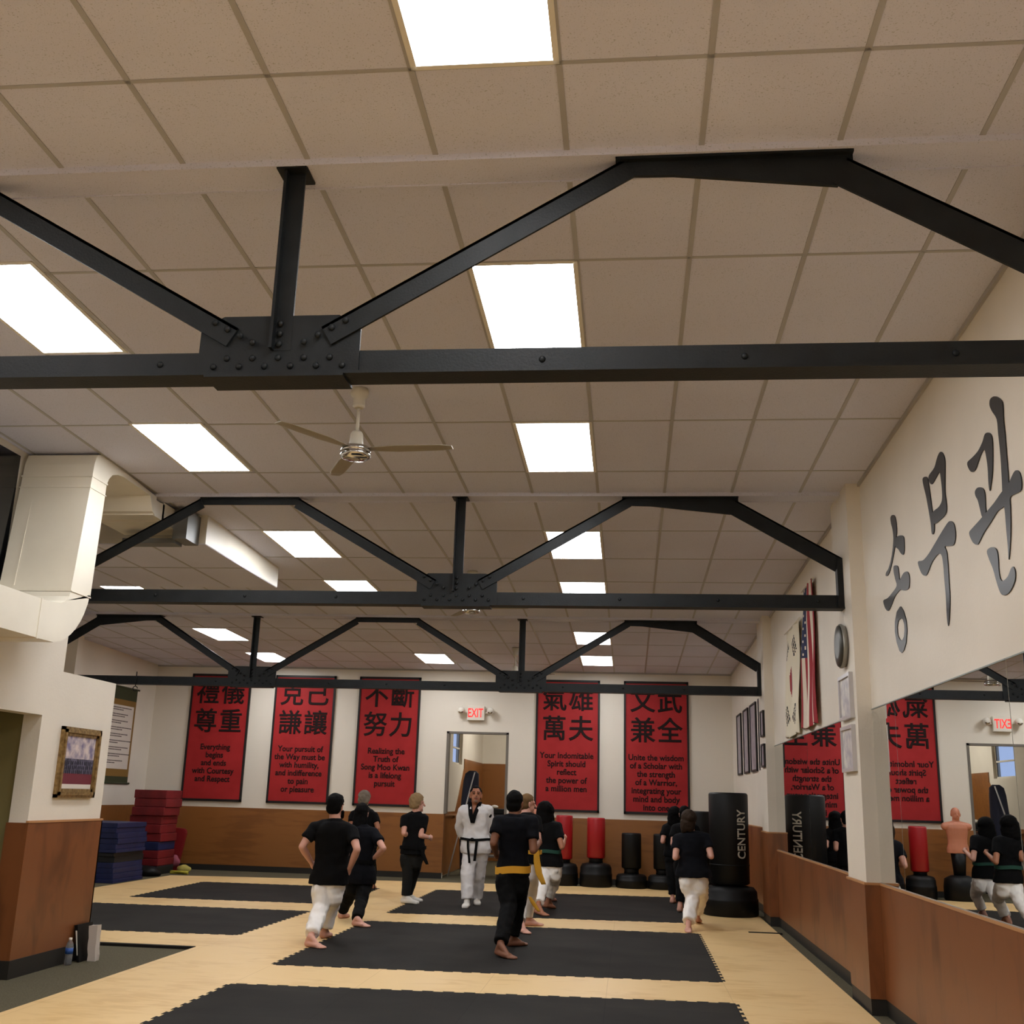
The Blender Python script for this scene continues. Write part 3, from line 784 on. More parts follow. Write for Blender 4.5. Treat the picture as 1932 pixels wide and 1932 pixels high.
# ------------------------------------------------------------------ painted hangul on the right wall
GL={'so1':[(8.304,3.712),(8.252,3.722),(8.176,3.696),(8.143,3.64),(8.138,3.569),(8.175,3.519),(8.241,3.452),(8.333,3.378),(8.421,3.326),(8.503,3.301),(8.567,3.311),(8.546,3.334),(8.466,3.347),(8.367,3.398),(8.303,3.455),(8.252,3.538),(8.262,3.611),(8.296,3.668)],'so2':[(8.173,3.524),(8.037,3.509),(7.954,3.477),(7.945,3.429),(7.959,3.376),(8.001,3.353),(8.07,3.384),(8.129,3.426),(8.221,3.471)],'so3':[(8.297,3.329),(8.227,3.322),(8.172,3.297),(8.156,3.235),(8.144,3.193),(8.023,3.219),(7.915,3.208),(7.869,3.165),(7.886,3.102),(7.926,3.082),(8.034,3.092),(8.141,3.118),(8.235,3.113),(8.335,3.097),(8.443,3.058),(8.55,3.031),(8.63,3.055),(8.685,3.101),(8.691,3.138),(8.549,3.13),(8.396,3.143),(8.245,3.167),(8.277,3.225),(8.308,3.29)],'so4':[(8.172,3.002),(8.094,2.951),(8.038,2.874),(8.033,2.796),(8.081,2.715),(8.155,2.67),(8.226,2.657),(8.289,2.682),(8.354,2.754),(8.389,2.839),(8.368,2.917),(8.294,2.979)],'so4i':[(8.196,2.911),(8.131,2.895),(8.098,2.851),(8.101,2.807),(8.129,2.766),(8.195,2.742),(8.258,2.763),(8.308,2.804),(8.311,2.862),(8.267,2.906)],'mu1':[(7.349,3.742),(7.287,3.739),(7.239,3.716),(7.219,3.676),(7.198,3.585),(7.179,3.475),(7.157,3.418),(7.158,3.346),(7.192,3.313),(7.226,3.326),(7.229,3.384),(7.254,3.474),(7.296,3.603),(7.339,3.69)],'mu2':[(7.188,3.72),(7.055,3.732),(6.971,3.778),(6.897,3.79),(6.838,3.751),(6.818,3.698),(6.842,3.605),(6.867,3.511),(6.856,3.428),(6.868,3.382),(6.923,3.366),(7.01,3.364),(7.116,3.366),(7.183,3.388),(7.186,3.446),(7.129,3.457),(7.022,3.453),(6.946,3.473),(6.925,3.528),(6.93,3.601),(6.947,3.667),(7.021,3.659),(7.135,3.641),(7.184,3.666),(7.207,3.694)],'mu3':[(6.961,3.286),(6.855,3.304),(6.791,3.297),(6.735,3.263),(6.718,3.206),(6.736,3.162),(6.783,3.14),(6.877,3.157),(6.958,3.171),(6.928,3.129),(6.923,3.049),(6.93,2.934),(6.935,2.838),(6.974,2.73),(7.017,2.669),(7.029,2.739),(7.018,2.854),(7.021,2.972),(7.021,3.061),(7.038,3.129),(7.1,3.158),(7.191,3.153),(7.288,3.134),(7.394,3.089),(7.461,3.084),(7.542,3.119),(7.604,3.186),(7.604,3.216),(7.481,3.197),(7.343,3.208),(7.186,3.239),(7.053,3.268)],'kw1':[(6.039,3.612),(5.987,3.605),(5.942,3.579),(5.927,3.538),(5.941,3.455),(5.974,3.36),(6.016,3.302),(6.04,3.278),(6.048,3.329),(6.038,3.415),(6.047,3.48),(6.066,3.531),(6.13,3.525),(6.209,3.486),(6.263,3.466),(6.326,3.478),(6.373,3.519),(6.379,3.554),(6.291,3.554),(6.176,3.558),(6.087,3.584)],'kw2':[(6.289,3.345),(6.244,3.355),(6.179,3.339),(6.133,3.309),(6.124,3.262),(6.132,3.211),(6.136,3.177),(6.198,3.166),(6.225,3.218),(6.25,3.279),(6.283,3.316)],'kw3':[(6.453,3.14),(6.398,3.15),(6.254,3.163),(6.114,3.179),(5.979,3.195),(5.849,3.219),(5.789,3.214),(5.743,3.163),(5.847,3.133),(5.945,3.134),(6.082,3.101),(6.195,3.076),(6.285,3.045),(6.329,3.036),(6.393,3.062),(6.439,3.105)],'kw4':[(5.904,3.771),(5.852,3.769),(5.795,3.746),(5.732,3.701),(5.718,3.665),(5.728,3.582),(5.726,3.496),(5.731,3.387),(5.734,3.286),(5.736,3.236),(5.697,3.25),(5.646,3.268),(5.602,3.264),(5.565,3.234),(5.556,3.183),(5.576,3.148),(5.643,3.151),(5.734,3.156),(5.747,3.106),(5.761,3.027),(5.792,2.936),(5.841,2.84),(5.836,2.921),(5.836,3.013),(5.833,3.113),(5.848,3.176),(5.836,3.266),(5.821,3.416),(5.825,3.539),(5.827,3.627),(5.886,3.693),(5.917,3.74)],'kw5':[(6.172,2.961),(6.117,2.969),(6.056,2.956),(6.012,2.929),(6.002,2.876),(6.009,2.818),(5.994,2.765),(5.95,2.747),(5.875,2.757),(5.82,2.786),(5.785,2.789),(5.765,2.759),(5.776,2.721),(5.823,2.69),(5.887,2.669),(5.958,2.669),(6.013,2.693),(6.057,2.76),(6.098,2.845),(6.146,2.908)]}
def char_x(keys, lab, holes={}):
    b = B()
    for k in keys:
        if k in holes:
            o_, i_ = GL[k], GL[holes[k]]
            n = 48
            def samp(p, m_):
                q = [Vector(v) for v in p]; c = sum(q, Vector((0, 0)))/len(q); out = []
                for i in range(m_):
                    a = 2*PI*i/m_; d = Vector((math.cos(a), math.sin(a))); best = 0
                    for s0, s1 in zip(q, q[1:]+q[:1]):
                        e = s1-s0; den = d.x*e.y-d.y*e.x
                        if abs(den) < 1e-9: continue
                        t = ((s0.x-c.x)*e.y-(s0.y-c.y)*e.x)/den; u = ((s0.x-c.x)*d.y-(s0.y-c.y)*d.x)/den
                        if t > 0 and -1e-6 <= u <= 1+1e-6: best = max(best, t)
                    out.append(c + d*best)
                return out
            O, I = samp(o_, n), samp(i_, n)
            V = [[b.verts.new((x, p.x, p.y)) for p in P_] for P_ in (O, I) for x in (XR-0.007, XR-0.001)]
            for i in range(n):
                j = (i+1) % n
                b.faces.new((V[0][i], V[0][j], V[2][j], V[2][i])); b.faces.new((V[0][i], V[1][i], V[1][j], V[0][j])); b.faces.new((V[2][i], V[2][j], V[3][j], V[3][i]))
    solid = [k for k in keys if k not in holes]
    V2, F2 = [], []
    for k in solid:
        q = [Vector(v) for v in GL[k]]; n = len(q); sm = []
        for i in range(n):
            a0, a1, a2, a3 = q[i-1], q[i], q[(i+1) % n], q[(i+2) % n]
            for t in (0, 1/3, 2/3):
                sm.append(0.5*((2*a1) + (a2-a0)*t + (2*a0-5*a1+4*a2-a3)*t*t + (3*a1-a0-3*a2+a3)*t**3))
        F2.append(list(range(len(V2), len(V2)+len(sm)))); V2 += sm
    vs, _, fs, _, _, _ = delaunay_2d_cdt(V2, [], F2, 1, 1e-5)
    b2 = B(); vv = [b2.verts.new((XR-0.007, p.x, p.y)) for p in vs]
    for f in fs: b2.faces.new([vv[i] for i in f])
    bmesh.ops.delete(b2, geom=[v for v in b2.verts if not v.link_faces], context='VERTS')
    ex = bmesh.ops.extrude_face_region(b2, geom=b2.faces[:])
    for v in [g for g in ex['geom'] if isinstance(g, bmesh.types.BMVert)]: v.co.x = XR-0.001
    merge(b, b2)
    tag(obj('painted_character', b, m_paintblack), lab, 'lettering', 'black Korean brush characters on the right wall')
char_x(['so1', 'so2', 'so3', 'so4'], 'leftmost black Korean brush character painted on the right wall, with a ring at its foot', {'so4': 'so4i'})
char_x(['mu1', 'mu2', 'mu3'], 'middle black Korean brush character painted on the right wall, with a long pointed tail')
char_x(['kw1', 'kw2', 'kw3', 'kw4', 'kw5'], 'rightmost black Korean brush character, largest of the three, at the picture edge')

# ------------------------------------------------------------------ mirrors
for y0, y1, lab in ((12.75, 15.54, 'farther mirror panel between the two pilasters on the right wall'), (10.09, 12.745, 'nearer mirror panel between the two pilasters, behind the near pilaster'),
                    (8.55, 9.34, 'narrow mirror panel just on the near side of the near pilaster'), (6.03, 8.545, 'wide mirror panel at the right edge of the picture'),
                    (3.5, 6.025, 'mirror panel of the near bay, beyond the right edge of the picture')):
    r = thing('wall_mirror', lab, 'mirror', (XR, (y0+y1)/2, 0.965), 'mirror panels on the right wall')
    b = B(); bx(b, XR-0.006, XR-0.001, y0+0.002, y1-0.002, 0.966, 2.33); obj('mirror_glass', b, m_mirror, r)
    for z0, z1 in ((2.33, 2.338), (0.963, 0.9655)):
        b = B(); bx(b, XR-0.012, XR-0.001, y0, y1, z0, z1); obj('edge_channel', b, m_glass_edge, r)

# ------------------------------------------------------------------ flags
def flag(name, lab, y0t, y1t, y0b, y1b, z0, z1, colour, mats, nu, nv, amp):
    """cloth hung on the right wall: u runs from the near side (0) to the far side (1), v from bottom to top"""
    b = B(); g = []
    for i in range(nu+1):
        u = i/nu; rowv = []
        for j in range(nv+1):
            v = j/nv
            ya = y0b + (y0t-y0b)*v; yb = y1b + (y1t-y1b)*v
            x = XR-0.012 - amp*(0.5+0.5*math.sin(u*17+v*1.3))*(1.1-0.4*v) - 0.01*math.sin(v*7+u*5)
            rowv.append(b.verts.new((x, ya+(yb-ya)*u, z0+(z1-z0)*v + 0.02*math.sin(u*9)*(1-v))))
        g.append(rowv)
    for i in range(nu):
        for j in range(nv):
            f = b.faces.new((g[i][j], g[i+1][j], g[i+1][j+1], g[i][j+1])); f.material_index = colour((i+.5)/nu, (j+.5)/nv); f.smooth = True
    r = thing(name, lab, 'flag', (XR-0.03, (y0b+y1b)/2, z0))
    o = obj('cloth', b, mats, r)
    md = o.modifiers.new('thick', 'SOLIDIFY'); md.thickness = 0.003
    b = B(); tube(b, [(XR-0.035, y0t-0.03, z1), (XR-0.035, y1t+0.03, z1)], 0.012, 10); obj('rod', b, m_white, r)
    return r
mf_r = mat('flag_red', srgb(150, 34, 44), 0.75); mf_w = mat('flag_white', srgb(218, 206, 190), 0.75); mf_b = mat('flag_blue', srgb(34, 42, 78), 0.75); mf_k = mat('flag_black', srgb(28, 26, 30), 0.75); mf_c = mat('flag_cream', srgb(222, 214, 192), 0.75)
def us(u, v):
    if u > 6/13 and v > 0.50:
        # stars as small pale cells inside the canton
        a = (u-6/13)/(7/13)*9; c = (v-0.50)/0.50*11
        if (int(a)+int(c)) % 2 == 0 and 0.3 < a % 1 < 0.8 and 0.35 < c % 1 < 0.75: return 1
        return 2
    return 0 if int(u*13) % 2 == 0 else 1
flag('national_flag', 'red and white striped flag with blue starred canton, hung vertically on the right wall', 11.72, 12.48, 11.75, 13.0, 2.385, 3.93, us, [mf_r, mf_w, mf_b], 91, 120, 0.045)
def kr(u, v):
    # centre disc, red half and blue half, four corner trigrams
    U = (u-0.55)*1.6; V = (v-0.5)*1.3
    if U*U+V*V < 0.2**2:
        return 1 if (U > -0.05 + 0.07*math.sin(V*PI/0.2)) else 2
    for sx in (-1, 1):
        for sy in (-1, 1):
            a = (U - sx*0.36); c = (V - sy*0.40)
            p = (a*sx+c*sy*0.6)*0.86; q = (a*sy*sx*0.6-c)*0.86
            if abs(p) < 0.085 and abs(q) < 0.10 and (p+0.085) % 0.06 < 0.035: return 3
    return 0
flag('national_flag', 'white flag with red and blue disc and black bars hanging on the right wall', 12.75, 13.95, 13.05, 14.35, 2.36, 3.66, kr, [mf_c, mf_r, mf_b, mf_k], 60, 80, 0.035)

# ------------------------------------------------------------------ picture on the pier
X = -5.08
r = thing('framed_photo', 'gilt framed group photo hanging on the white pier above the wood panelling', 'picture', (X, 9.74, 1.42))
b = B()
for t, th in ((0.0, 0.032), (0.022, 0.045), (0.05, 0.028)):
    y0, y1, z0, z1 = 9.385+t, 10.10-t, 1.425+t, 2.05-t; w = 0.03
    for c in ((y0, y0+w, z0, z1), (y1-w, y1, z0, z1), (y0, y1, z0, z0+w), (y0, y1, z1-w, z1)): bx(b, X, X+th, *c)
obj('frame', b, m_gold, r)
def rect_x(b, x, y0, y1, z0, z1, mi=0):
    f = b.faces.new([b.verts.new(v) for v in ((x, y0, z0), (x, y1, z0), (x, y1, z1), (x, y0, z1))]); f.material_index = mi
m_ph = [mat('photo_light', srgb(168, 160, 176), 0.4), mat('photo_dark', srgb(62, 60, 80), 0.4), mat('photo_maroon', srgb(110, 44, 58), 0.4), m_paper]
add_noise(m_ph[0], srgb(120, 114, 146), srgb(214, 200, 196), nscale=11, detail=3)
add_noise(m_ph[1], srgb(36, 38, 52), srgb(104, 100, 124), nscale=30, detail=2)
b = B(); y0, y1 = 9.46, 10.03; xx = X+0.02
for z0, z1, mi in ((1.50, 1.545, 3), (1.545, 1.64, 2), (1.64, 1.77, 1), (1.77, 1.975, 0)):
    bx(b, X, xx, y0, y1, z0, z1)
    for f in b.faces[-6:] if False else list(b.faces)[-6:]: f.material_index = mi
b.faces.ensure_lookup_table()
pho = obj('photo', b, m_ph, r)
b = B(); rng = random.Random(3)
for i in range(44):
    y = 9.49 + (i % 15)*0.036 + rng.uniform(-.006, .006); z = 1.655 + (i//15)*0.04
    ell(b, (xx+0.001, y, z), (0.001, 0.012, 0.02), n=8, m=5)
obj('people_row', b, mat('photo_figures', srgb(42, 42, 60), 0.5), pho)

# ------------------------------------------------------------------ scroll on the far left wall
X = XL
r = thing('hanging_scroll', 'tall hanging scroll with green ends, gold borders and printed lines, in the far left corner', 'scroll', (X, 20.35, 1.55))
sc = [('green_end', 3.17, 3.40, mat('scroll_green', srgb(58, 62, 38), 0.8)), ('gold_band', 3.06, 3.17, mat('scroll_gold', srgb(132, 100, 44), 0.7)),
      ('gold_band', 1.72, 1.86, None), ('green_end', 1.60, 1.72, None)]
mg, mgo = sc[0][3], sc[1][3]
for n_, z0, z1, mm in sc:
    b = B(); bx(b, X+0.002, X+0.014, 19.80, 20.86, z0, z1); obj(n_, b, mg if n_ == 'green_end' else mgo, r)
b = B(); bx(b, X+0.002, X+0.012, 19.80, 20.86, 1.86, 3.06); obj('backing', b, mgo, r)
b = B(); bx(b, X+0.012, X+0.015, 19.88, 20.78, 1.86, 3.06); psh = obj('paper_sheet', b, m_paper, r)
b = B(); z = 3.02; rng = random.Random(5)
while z > 1.92:
    for k in range(2):
        L_ = rng.uniform(0.55, 0.85) if k == 0 else rng.uniform(0.2, 0.6)
        y = 19.90
        while y < 19.90+L_:
            w = rng.uniform(0.02, 0.06); bx(b, X+0.015, X+0.0165, y, y+w, z-0.018, z); y += w+0.012
        z -= 0.04
    z -= 0.045
obj('printed_lines', b, m_darktext, psh)
for z in (3.405, 1.595):
    b = B(); tube(b, [(X+0.02, 19.74, z), (X+0.02, 20.92, z)], 0.017, 12); obj('roller', b, mg, r)

# ------------------------------------------------------------------ mats stacked in the far left corner
def mat_stack(name, items, x0, x1, y0, y1, group, cat, labels):
    z = -0.02; rng = random.Random(11)
    for (t, mm, off), lab in zip(items, labels):
        b = B(); dx = rng.uniform(-0.02, 0.02)+off; dy = rng.uniform(-0.02, 0.02)-off
        n = 1
        for k in range(n):
            rbx(b, x0+dx, x1+dx, y0+dy, y1+dy, z+t*k/n+0.001, z+t*(k+1)/n-0.001, 0.012 if t > 0.12 else 0.005, 2)
        for v in b.verts:
            v.co.x += 0.006*noise.noise(v.co*3.1); v.co.y += 0.008*noise.noise(v.co*2.7+Vector((5, 0, 0)))
        tag(obj(name, b, mm), lab, cat, group); z += t
    return z
m_matblk = mat('dark_mat_vinyl', srgb(24, 26, 30), 0.5)
ords = ['bottom', 'second', 'third', 'fourth', 'fifth', 'sixth', 'seventh', 'eighth', 'ninth', 'tenth', 'eleventh', 'twelfth']
bi = [(0.06, m_matblue, 0.05), (0.09, m_matblue, 0), (0.085, m_matblue, 0), (0.085, m_matblue, 0), (0.10, m_matblk, -0.02), (0.06, m_matblk, 0.0), (0.055, m_matblue, 0.05), (0.085, m_matblue, 0), (0.09, m_matblue, 0), (0.09, m_matblue, 0.01), (0.08, m_matblue, 0), (0.08, m_matblue, 0)]
labs = []
for i, it in enumerate(bi):
    c = 'black' if it[1] is m_matblk else 'blue'
    labs.append('%s folded mat, %s in the blue stack' % (c, ('topmost' if i == len(bi)-1 else ords[i] + (' from the floor' if i else ''))))
mat_stack('folded_mat', bi, -9.58, -8.51, 17.99, 19.12, 'folded mats in the blue stack', 'exercise mat', labs)
ri = [(0.15, m_matblk, 0.0), (0.13, m_matred, -0.03), (0.145, m_matred, -0.02), (0.155, m_matblue, -0.02), (0.15, m_matred, -0.01), (0.16, m_matred, 0.0), (0.155, m_matred, 0.0), (0.155, m_matred, 0.02), (0.155, m_matred, 0.03), (0.155, m_matred, 0.03)]
labs = []
for i, it in enumerate(ri):
    c = {m_matblk: 'black', m_matblue: 'dark blue', m_matred: 'red'}[it[1]]
    labs.append('%s folded mat, %s in the tall red stack' % (c, ('topmost' if i == len(ri)-1 else ords[i] + (' from the floor' if i else ''))))
mat_stack('folded_mat', ri, -9.25, -8.62, 20.02, 20.75, 'folded mats in the red stack', 'exercise mat', labs)
b = B()
prism(b, [(-8.98, 0.80), (-8.64, 0.77), (-8.60, 0.70), (-8.70, 0.12), (-8.86, 0.12), (-8.76, 0.66), (-8.98, 0.70)], lambda u, v, t: (u, t, v), 21.12, 21.24)
bmesh.ops.bevel(b, geom=b.edges[:], offset=0.015, segments=2, affect='EDGES')
prism(b, [(-8.86, 0.13), (-8.70, 0.13), (-8.72, -0.02), (-8.84, -0.02)], lambda u, v, t: (u, t, v), 21.14, 21.22)
tag(obj('kick_pad', b, m_redpad), 'bent red vinyl pad leaning beside the red mat stack', 'kick pad')
def crumple(name, c, r, m, lab, cat, seed=0, amp=0.35, fr=9):
    b = B(); ell(b, c, r, n=28, m=16)
    for v in b.verts:
        k = 1 + amp*noise.noise(v.co*fr + Vector((seed, 0, 0))); v.co = Vector(c) + (v.co-Vector(c))*k
        if v.co.z < -0.02: v.co.z = -0.02
    return tag(obj(name, b, m, smooth=True), lab, cat)
crumple('pink_cloth', (-8.74, 21.0, 0.16), (0.13, 0.08, 0.12), mat('pink_fabric', srgb(150, 76, 92), 0.8), 'crumpled pink cloth below the leaning red pad', 'cloth', 2)
crumple('yellow_belt', (-8.45, 20.85, 0.05), (0.13, 0.07, 0.07), mat('pale_yellow', srgb(178, 166, 84), 0.8), 'crumpled pale yellow cloth beside the red mat stack', 'cloth', 5)
b = B()
for k in range(3): tube(b, [(-8.54+0.09*i, 20.42+0.03*math.sin(i+k), 0.0+0.012*k) for i in range(5)], 0.018, 8)
tag(obj('rolled_strap', b, mat('bright_yellow', srgb(190, 178, 62), 0.75)), 'bright yellow straps lying on the floor by the far left corner', 'strap')
crumple('gear_bag', (-8.72, 19.72, 0.04), (0.30, 0.20, 0.12), m_vinylb, 'low black gear bag on the floor between the blue and red mat stacks', 'bag', 8, 0.25, 4)
crumple('gear_bag', (-9.05, 17.72, 0.05), (0.24, 0.12, 0.11), m_vinylb, 'small dark bag on the floor in front of the blue mat stack', 'bag', 9, 0.3, 5)

# ------------------------------------------------------------------ free standing bags
def bag(x, y, rb, z0, z1, rbase, hbase, mm, lab, group, name='punching_bag'):
    r = thing(name, lab, 'punching bag', (x, y, -0.02), group)
    b = B(); lathe(b, [(rbase*0.90, -0.02), (rbase, 0.02), (rbase, hbase*0.5), (rbase*1.0, hbase*0.55), (rbase*0.97, hbase*0.57), (rbase*0.96, hbase*0.80), (rbase*0.85, hbase*0.94), (rbase*0.5, hbase), (0.06, hbase)], (x, y, 0), 36); obj('base', b, m_vinylb, r)
    b = B(); lathe(b, [(rb*0.8, hbase-0.02), (rb*0.72, (z0+hbase)/2), (rb*0.82, z0+0.01)], (x, y, 0), 28); obj('neck', b, m_vinylb, r)
    b = B(); lathe(b, [(rb*0.9, z0), (rb, z0+0.02), (rb, z1-0.03), (rb*0.96, z1-0.008), (rb*0.88, z1)], (x, y, 0), 36)
    for v in b.verts: v.co.x += 0.004*noise.noise(v.co*5); v.co.y += 0.004*noise.noise(v.co*5+Vector((3, 3, 3)))
    obj('padded_cylinder', b, mm, r, smooth=True)
    return r
bag(-1.20, 21.05, 0.16, 0.46, 1.245, 0.27, 0.40, m_vinylr, 'red standing punching bag partly hidden behind the person with the green belt', 'free standing punching bags')
bag(-0.60, 21.0, 0.17, 0.50, 1.22, 0.30, 0.42, m_vinylr, 'red standing punching bag in full view between the two right banners', 'free standing punching bags')
bag(0.055, 21.0, 0.18, 0.34, 0.965, 0.29, 0.25, m_vinylb, 'short black standing bag right of the red ones', 'free standing punching bags')
bag(0.64, 21.0, 0.18, 0.34, 0.965, 0.29, 0.25, m_vinylb, 'short black standing bag partly behind the two people at right', 'free standing punching bags')
bag(1.28, 20.0, 0.20, 0.50, 1.40, 0.34, 0.42, m_vinylb, 'black standing bag behind the tall lettered one', 'free standing punching bags')
bag(1.75, 20.7, 0.15, 0.48, 1.2, 0.24, 0.40, m_vinylr, 'red bag hidden in the far right corner behind the tall black bags', 'free standing punching bags')
r = bag(1.46, 16.66, 0.285, 0.42, 1.70, 0.40, 0.41, m_vinylb, 'tall wide black punching bag with CENTURY lettering by the right wall', None)
b = B(); lathe(b, [(0.288, 0.68), (0.291, 0.685), (0.291, 0.695), (0.288, 0.70)], (1.46, 16.66, 0), 40); cyl_o = [c for c in r.children if c.name.startswith('padded')][0]; obj('seam_band', b, m_vinylb, cyl_o)
t = text_bm('CENTURY', 0.20, offset=0.003, align='LEFT', xs=1.0); w = bmw(t)
b = B(); R_ = 0.289
bmesh.ops.subdivide_edges(t, edges=t.edges[:], cuts=1)
def cyl(u, v, w_):
    th = (0.24 - v)/R_; return (1.46+(R_+w_)*math.sin(th), 16.66-(R_+w_)*math.cos(th), 0.78 + u*0.68/w)
place_text(b, t, cyl); obj('lettering', b, m_letter, cyl_o)

# ------------------------------------------------------------------ bottle, bag and folder beside the pier
r = thing('water_bottle', 'clear plastic water bottle with blue label on the carpet by the pier', 'bottle', (-4.99, 9.87, -0.02))
m_pet = mat('clear_plastic', (0.92, 0.95, 0.97, 1), 0.08); nodes(m_pet)[2].inputs['Transmission Weight'].default_value = 0.85; nodes(m_pet)[2].inputs['IOR'].default_value = 1.15
b = B(); lathe(b, [(0.028, -0.02), (0.033, -0.012), (0.033, 0.06), (0.031, 0.065), (0.033, 0.07), (0.033, 0.135), (0.028, 0.16), (0.014, 0.185), (0.012, 0.195)], (-4.99, 9.87, 0), 24); bo = obj('body', b, m_pet, r)
b = B(); lathe(b, [(0.0345, 0.075), (0.0345, 0.125)], (-4.99, 9.87, 0), 24); obj('label_band', b, mat('label_blue', srgb(40, 80, 150), 0.5), bo)
b = B(); lathe(b, [(0.014, 0.19), (0.015, 0.193), (0.015, 0.208), (0.012, 0.21)], (-4.99, 9.87, 0), 20); obj('cap', b, m_white, r)
b = B(); prism(b, [(-4.94, -0.02), (-4.865, -0.02), (-4.88, 0.29), (-4.955, 0.285)], lambda u, v, t: (u, t, v), 10.13, 10.21)
bmesh.ops.subdivide_edges(b, edges=b.edges[:], cuts=5, use_grid_fill=True)
for v in b.verts: v.co.x += 0.012*noise.noise(v.co*14); v.co.z += 0.01*noise.noise(v.co*11) if v.co.z > 0.1 else 0
o = tag(obj('tote_bag', b, mat('white_bag', srgb(196, 186, 176), 0.7)), 'white paper bag standing on the carpet at the end of the pier', 'bag')
r = thing('ring_binder', 'black binder leaning between the pier and the white bag', 'binder', (-5.0, 10.2, -0.02))
b = B(); prism(b, [(-4.985, -0.02), (-4.965, -0.02), (-5.02, 0.30), (-5.05, 0.295)], lambda u, v, t: (u, t, v), 10.03, 10.32); cv = obj('cover', b, m_vinylb, r)
b = B(); prism(b, [(-4.99, 0.04), (-4.985, 0.04), (-5.018, 0.25), (-5.03, 0.25)], lambda u, v, t: (u, t, v), 10.022, 10.03); obj('spine_label', b, m_white, cv)

# ------------------------------------------------------------------ things seen through the doorway
r = thing('side_table', 'black side table seen through the far doorway, right of the instructor', 'table', (-2.55, 22.8, -0.02))
b = B(); bx(b, -3.0, -1.9, 22.6, 23.2, 1.16, 1.20); obj('table_top', b, m_black, r)
b = B(); bx(b, -2.95, -1.95, 22.62, 22.64, 0.45, 1.15); obj('front_panel', b, mat('dark_maroon', srgb(48, 26, 24), 0.6), r)
b = B(); bx(b, -2.97, -1.93, 22.60, 23.15, 0.36, 0.39); obj('shelf', b, mat('grey_shelf', srgb(90, 84, 80), 0.5), r)
for x in (-2.96, -1.94):
    for y in (22.64, 23.14):
        b = B(); bx(b, x-0.02, x+0.02, y-0.02, y+0.02, -0.02, 1.16); obj('leg', b, m_black, r)
b = B(); rbx(b, -2.80, -2.44, 22.7, 23.0, 1.20, 1.31, 0.02); tag(obj('storage_case', b, m_vinylb), 'black case lying on the side table in the doorway', 'case')
crumple('white_cloth', (-2.74, 22.78, 1.345), (0.08, 0.07, 0.035), m_white, 'small white cloth on the black case in the doorway', 'cloth', 3)
b = B(); loft(b, [(Vector((-3.31+0.05*t, 23.0, z)), Vector((1, 0, 0)), Vector((0, 1, 0)), rx, ry) for t, z, rx, ry in ((0, -0.02, 0.14, 0.10), (0, 0.9, 0.18, 0.12), (0.5, 1.5, 0.18, 0.12), (0.8, 1.85, 0.165, 0.11), (1, 2.0, 0.14, 0.09), (1.1, 2.06, 0.08, 0.05))], 20)
for v in b.verts: v.co.x += 0.02*noise.noise(v.co*6); v.co.y += 0.02*noise.noise(v.co*6+Vector((9, 0, 0)))
tag(obj('garment_bag', b, mat('black_cloth', srgb(40, 44, 62), 0.85)), 'tall black covered bundle standing in the doorway behind the instructor', 'garment bag')
b = B(); tube(b, [(-3.61, 22.45, -0.02), (-3.19, 22.86, 2.03)], 0.014, 10); tag(obj('wooden_staff', b, m_silver), 'pale staff leaning against the black bundle in the doorway', 'staff')
b = B(); bx(b, -3.70, -3.64, 21.95, 23.6, 1.14, 1.17)
for y in (22.1, 23.4): bx(b, -3.70, -3.65, y, y+0.03, 1.08, 1.14)
tag(obj('hand_rail', b, m_woodcap), 'pale wooden handrail on the panelling inside the far doorway', 'handrail')
b = B(); bx(b, -3.07, -2.98, BY-0.03, BY-0.02, 2.22, 2.42); tag(obj('notice_card', b, m_white), 'small white card at the top of the panelling beyond the doorway', 'notice')

